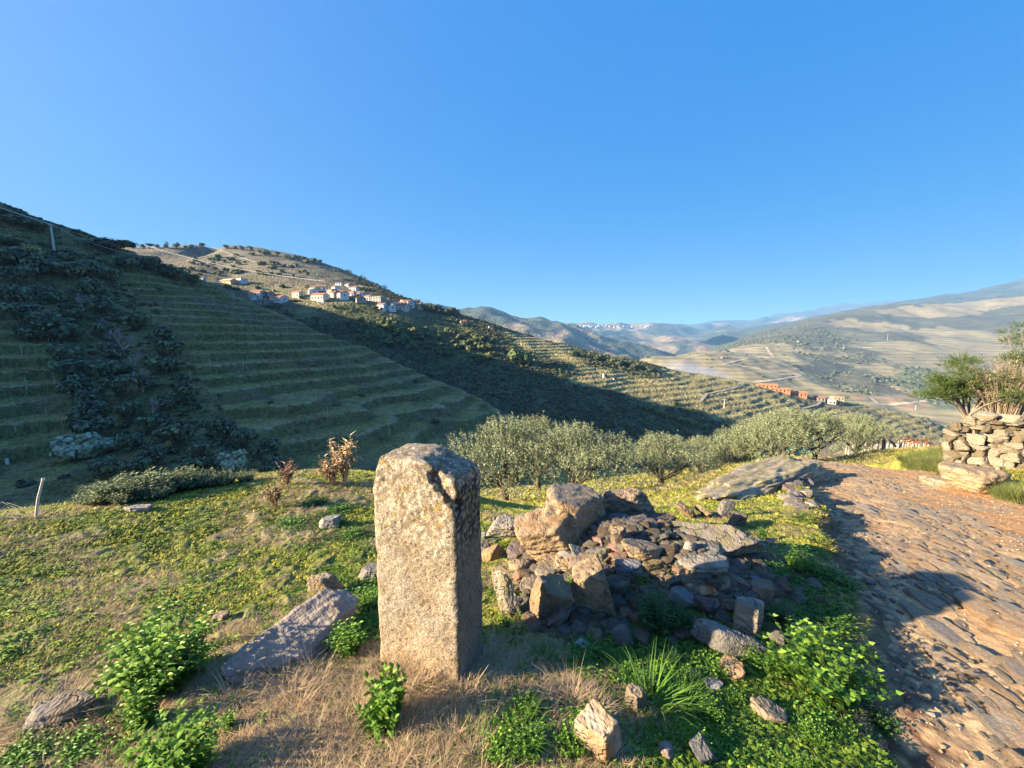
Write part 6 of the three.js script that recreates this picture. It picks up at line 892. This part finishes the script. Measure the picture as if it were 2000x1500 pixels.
track('dirt_track', B, [[1368, 785], [1380, 770], [1420, 762], [1455, 753]], 160, 700, 2, 'curving track from the estate along the vineyard spur');
track('dirt_track', B, [[1560, 800], [1595, 792], [1610, 780]], 160, 700, 2, 'short track below the estate');
// pale mist lying over the river bend
{
  const m = new THREE.MeshStandardMaterial({ color: new THREE.Color(0.3, 0.36, 0.55), transparent: true, opacity: 0.065, roughness: 1, depthWrite: false, side: THREE.FrontSide }), r = rngOf(641), geos = []; const im = new THREE.InstancedMesh(new THREE.IcosahedronGeometry(1, 5), m, 9), mt = new THREE.Matrix4(), q = new THREE.Quaternion();
  for (let i = 0; i < 9; i++) { const px = 1318 + 10.5 * i + 8 * r(), py = 716 + 2.2 * i + 6 * r(), f = 640 + 30 * r(), c = P(px, py, f), k = pxSize(px, py, f); mt.compose(V(c[0], c[1], -c[2]), q, V((34 - i) * k, (17 - i * 0.8) * k, 22 * k)); im.setMatrixAt(i, mt); }
  top(im, 'mist'); tag(im, 'pale blue mist lying over the hidden river bend', null, null, 'stuff');
}
// white masts on the far slopes
[[1555, 690, 12], [1647, 682, 8], [1733, 665, 12], [1870, 725, 12], [1788, 800, 10]].forEach(([px, py, h], i) => { const g = march(C.h, px, py, 500, 2500, 1.002); if (!g) return; const k = pxSize(px, py, g[2]), t = thing('pylon', ['pale pylon on the crest of the left spur', 'pale pylon above the middle track', 'pale pylon in the upper fields of the right hill', 'pale pylon in the right vineyards beside the evergreen', 'pale pylon at the foot of the right hill'][i], 'pylon', [g[0], g[1], -g[2]]), m = new MB(), c = new MB(); m.tube([[0, -1, 0], [0, h * k / 2, 0], [0, h * k, 0]], 0.6, 0.3, 6, [0.45, 0.45, 0.45]); m.build('mast', M.plain, t); c.box(-2.5, h * k * 0.85, -0.2, 2.5, h * k * 0.88, 0.2, [0.45, 0.45, 0.45]); c.build('crossarm', M.plain, t); });
{ const g = march(B.h, 1414, 797, 160, 800, 1.002); if (g) { const k = pxSize(1414, 797, g[2]), t = thing('pylon', 'white mast standing in the sunlit vineyard spur', 'pylon', [g[0], g[1], -g[2]]), m = new MB(), c = new MB(); m.tube([[0, -1, 0], [0, 8 * k, 0], [0, 17 * k, 0]], 0.22, 0.14, 6, [0.75, 0.75, 0.72]); m.build('mast', M.plain, t); c.box(-1.6, 16 * k, -0.15, 1.6, 16.4 * k, 0.15, [0.7, 0.7, 0.68]); c.build('crossarm', M.plain, t); } }
// ---------- the trellis and bushes beyond the road, the evergreen on the wall ----------
{
  const r = rngOf(621), post = (px, pyT, pyB, f, rad, col, name, label, group) => { const g = P(px, pyB, f), h = P(px, pyT, f)[1] - g[1], t = thing(name, label, 'post', [g[0], g[1] - 0.02, -f], group), m = new MB(), c = new MB(); m.tube([[0, -0.5, 0], [0, h / 2, 0], [0.02 * h * (r() - 0.5), h, 0]], rad, rad * 0.9, 7, col); m.build('stake', M.plain, t); c.tube([[0, h - 0.01, 0], [0, h + 0.02, 0]], rad * 0.9, rad * 0.5, 7, col.map((e) => e * 1.1)); c.build('top', M.plain, t); return t; };
  post(1722, 855, 897, 19, 0.07, [0.13, 0.1, 0.08], 'fence_post', 'dark wooden post right of the rightmost olive tree'); post(1756, 860, 897, 19, 0.06, [0.42, 0.38, 0.32], 'fence_post', 'tall pale post in front of the rows of vine posts'); post(1797, 862, 890, 21, 0.06, [0.4, 0.37, 0.32], 'fence_post', 'pale post near the grassy bank');
  const m = new MB(), a = P(1728, 852, 19.2), b = P(1750, 872, 19.2); m.tube([[a[0], a[1], -a[2]], [(a[0] + b[0]) / 2, (a[1] + b[1]) / 2 + 0.02, -a[2]], [b[0], b[1], -b[2]]], 0.06, 0.05, 6, [0.26, 0.2, 0.16]); solo('brace', m.geo(), M.plain, 'slanting brace leaning between dark and pale post', 'brace');
  for (let i = 0; i < 46; i++) { const row = i % 3, px = 1650 + (i / 46) * 160 + 3 * r(), f = 24 + row * 3; post(px, 866 + row * -2 + 4 * r(), 900 - row * 5, f, 0.036, [0.46, 0.43, 0.39], 'vine_post', 'pale thin vine post in the ' + ['nearest', 'middle', 'farthest'][row] + ' row behind the road crest', ['nearest', 'middle', 'farthest'][row] + ' row of vine posts'); }
  const w = new MB(); for (const row of [0, 1, 2]) for (const y of [880, 889]) { const f = 24 + row * 3, p = P(1645, y - row * 4, f), q = P(1815, y - row * 4, f); w.tube([[p[0], p[1], -f], [(p[0] + q[0]) / 2, (p[1] + q[1]) / 2 - 0.02, -f], [q[0], q[1], -f]], 0.006, 0.006, 3, [0.4, 0.38, 0.35]); } solo('trellis_wire', w.geo(), M.plain, 'thin wires strung along the vine posts', 'wire');
  const rb = (px, py, f, wp, lab) => { const g = P(px, py, f), k = pxSize(px, py, f), t = thing('shrub', lab, 'shrub', [g[0], g[1] - 0.1, -f]); part('stem', SB.rust[0][0], M.bark, t); part('foliage', SB.rust[0][1], M.leafFar, t); t.scale.setScalar(wp * k); };
  rb(1792, 886, 30, 70, 'rusty red bush behind the vine posts');
  // soil of the trellis field
  const s = new MB(), q = (x, y, f) => { const p = P(x, y, f); return [p[0], p[1], -p[2]]; }; const fx = [1600, 1660, 1720, 1780, 1840, 1900], sg = [[906, 18], [896, 24], [884, 31], [866, 42]]; for (let j = 0; j < 3; j++) for (let i = 0; i < 5; i++) s.quad(q(fx[i], sg[j][0], sg[j][1]), q(fx[i + 1], sg[j][0], sg[j][1]), q(fx[i + 1], sg[j + 1][0], sg[j + 1][1]), q(fx[i], sg[j + 1][0], sg[j + 1][1]), [0.27 + 0.03 * ((i + j) % 2), 0.19, 0.12]); solo('field', s.geo(), M.road, 'bare pinkish soil under the vine posts', null, null, 'structure');
  // evergreen bush and dry thicket on top of the wall
  const ever = (seed, n, A1, A2, W, Hh, up) => { const r2 = rngOf(seed), st = new MB(), fo = new MB(), tips = []; for (let i = 0; i < 20; i++) { const a = r2() * 6.283, q2 = (0.15 + 0.85 * r2()) * W / 2, t = [Math.cos(a) * q2, Hh * (0.1 + 0.9 * r2()) * (1 - 0.45 * (q2 / (W / 2)) ** 2), Math.sin(a) * q2 * 0.7]; st.tube([[0.1 * (r2() - 0.5), -0.2, 0.1 * (r2() - 0.5)], [t[0] * 0.5, t[1] * 0.45, t[2] * 0.5], t], 0.03, 0.008, 5, [0.24, 0.2, 0.16]); tips.push(t); for (let k = 0; k < 2; k++) { const u = [t[0] + (r2() - 0.5) * W * 0.25, t[1] + (r2() - 0.3) * Hh * 0.2, t[2] + (r2() - 0.5) * W * 0.25]; st.tube([[t[0] * 0.7, t[1] * 0.7, t[2] * 0.7], u], 0.012, 0.005, 4, [0.24, 0.2, 0.16]); tips.push(u); } }
    for (let i = 0; i < n; i++) { const t = tips[Math.floor(r2() * tips.length)], d = V(r2() * 2 - 1, r2() * 1.6 - 0.5, r2() * 2 - 1).normalize(), q2 = Math.min(W, 1) * 0.13 * Math.sqrt(r2()) * 1.25, p = [t[0] + d.x * q2, t[1] + d.y * q2 * 0.6, t[2] + d.z * q2]; sprig(fo, p, d.multiplyScalar(0.6).add(V(0, up, 0)), 0.09 + 0.06 * r2(), r2, A1, A2, 1.3); } return [st.geo(), fo.geo()]; };
  const put = (gs, px, py, f, lab, cat, name, turn = 0) => { const g = P(px, py, f), t = thing(name, lab, cat, [g[0], g[1], -f], null, turn); part('stem', gs[0], M.bark, t); part('foliage', gs[1], M.leaf, t); return t; };
  put(ever(631, 2800, [0.045, 0.08, 0.02], [0.15, 0.2, 0.045], 1.75, 1.1, 0.3), 1890, 800, 9.0, 'bright evergreen bush on the left end of the lichened wall', 'evergreen bush', 'evergreen_bush');
  put(ever(632, 2200, [0.05, 0.08, 0.025], [0.15, 0.18, 0.06], 1.5, 2.45, 0.4), 2005, 806, 9.4, 'tall dark evergreen at the right edge above the wall', 'evergreen bush', 'evergreen_bush', 1);
  const th = new MB(), lf = new MB(); for (let i = 0; i < 240; i++) { const a = r() * 6.283, q2 = Math.sqrt(r()) * 0.95, h = 0.55 + 0.95 * r() * (1 - 0.35 * q2), t = [Math.cos(a) * q2 * 1.05, h, Math.sin(a) * q2 * 0.7], mm = [t[0] * 0.55 + 0.12 * (r() - 0.5), h * 0.55, t[2] * 0.55], c = mix3([0.26, 0.19, 0.12], [0.46, 0.36, 0.25], r()); th.tube([[t[0] * 0.3, -0.1, t[2] * 0.3], mm, t], 0.007, 0.002, 4, c); for (let k = 0; k < 7; k++) { const s2 = 0.3 + 0.7 * r(), p = [0, 1, 2].map((e) => lerp(mm[e], t[e], s2)); th.tube([p, [p[0] + 0.22 * (r() - 0.5), p[1] + 0.12 * (r() - 0.3), p[2] + 0.22 * (r() - 0.5)]], 0.003, 0.001, 3, c); if (r() < 0.8) lf.leaf([p[0] + 0.1 * (r() - 0.5), p[1] + 0.08 * r(), p[2] + 0.1 * (r() - 0.5)], V(r() - 0.5, r() - 0.4, r() - 0.5), V(0, 1, 0), 0.04 + 0.03 * r(), 0.02, mix3([0.3, 0.24, 0.13], [0.5, 0.44, 0.28], r()), 0.6); } }
  put([th.geo(), lf.geo()], 1960, 812, 8.7, 'tan dry thicket of bare twigs on top of the wall', 'thicket', 'dry_thicket');
}
renderer.render(scene, camera);
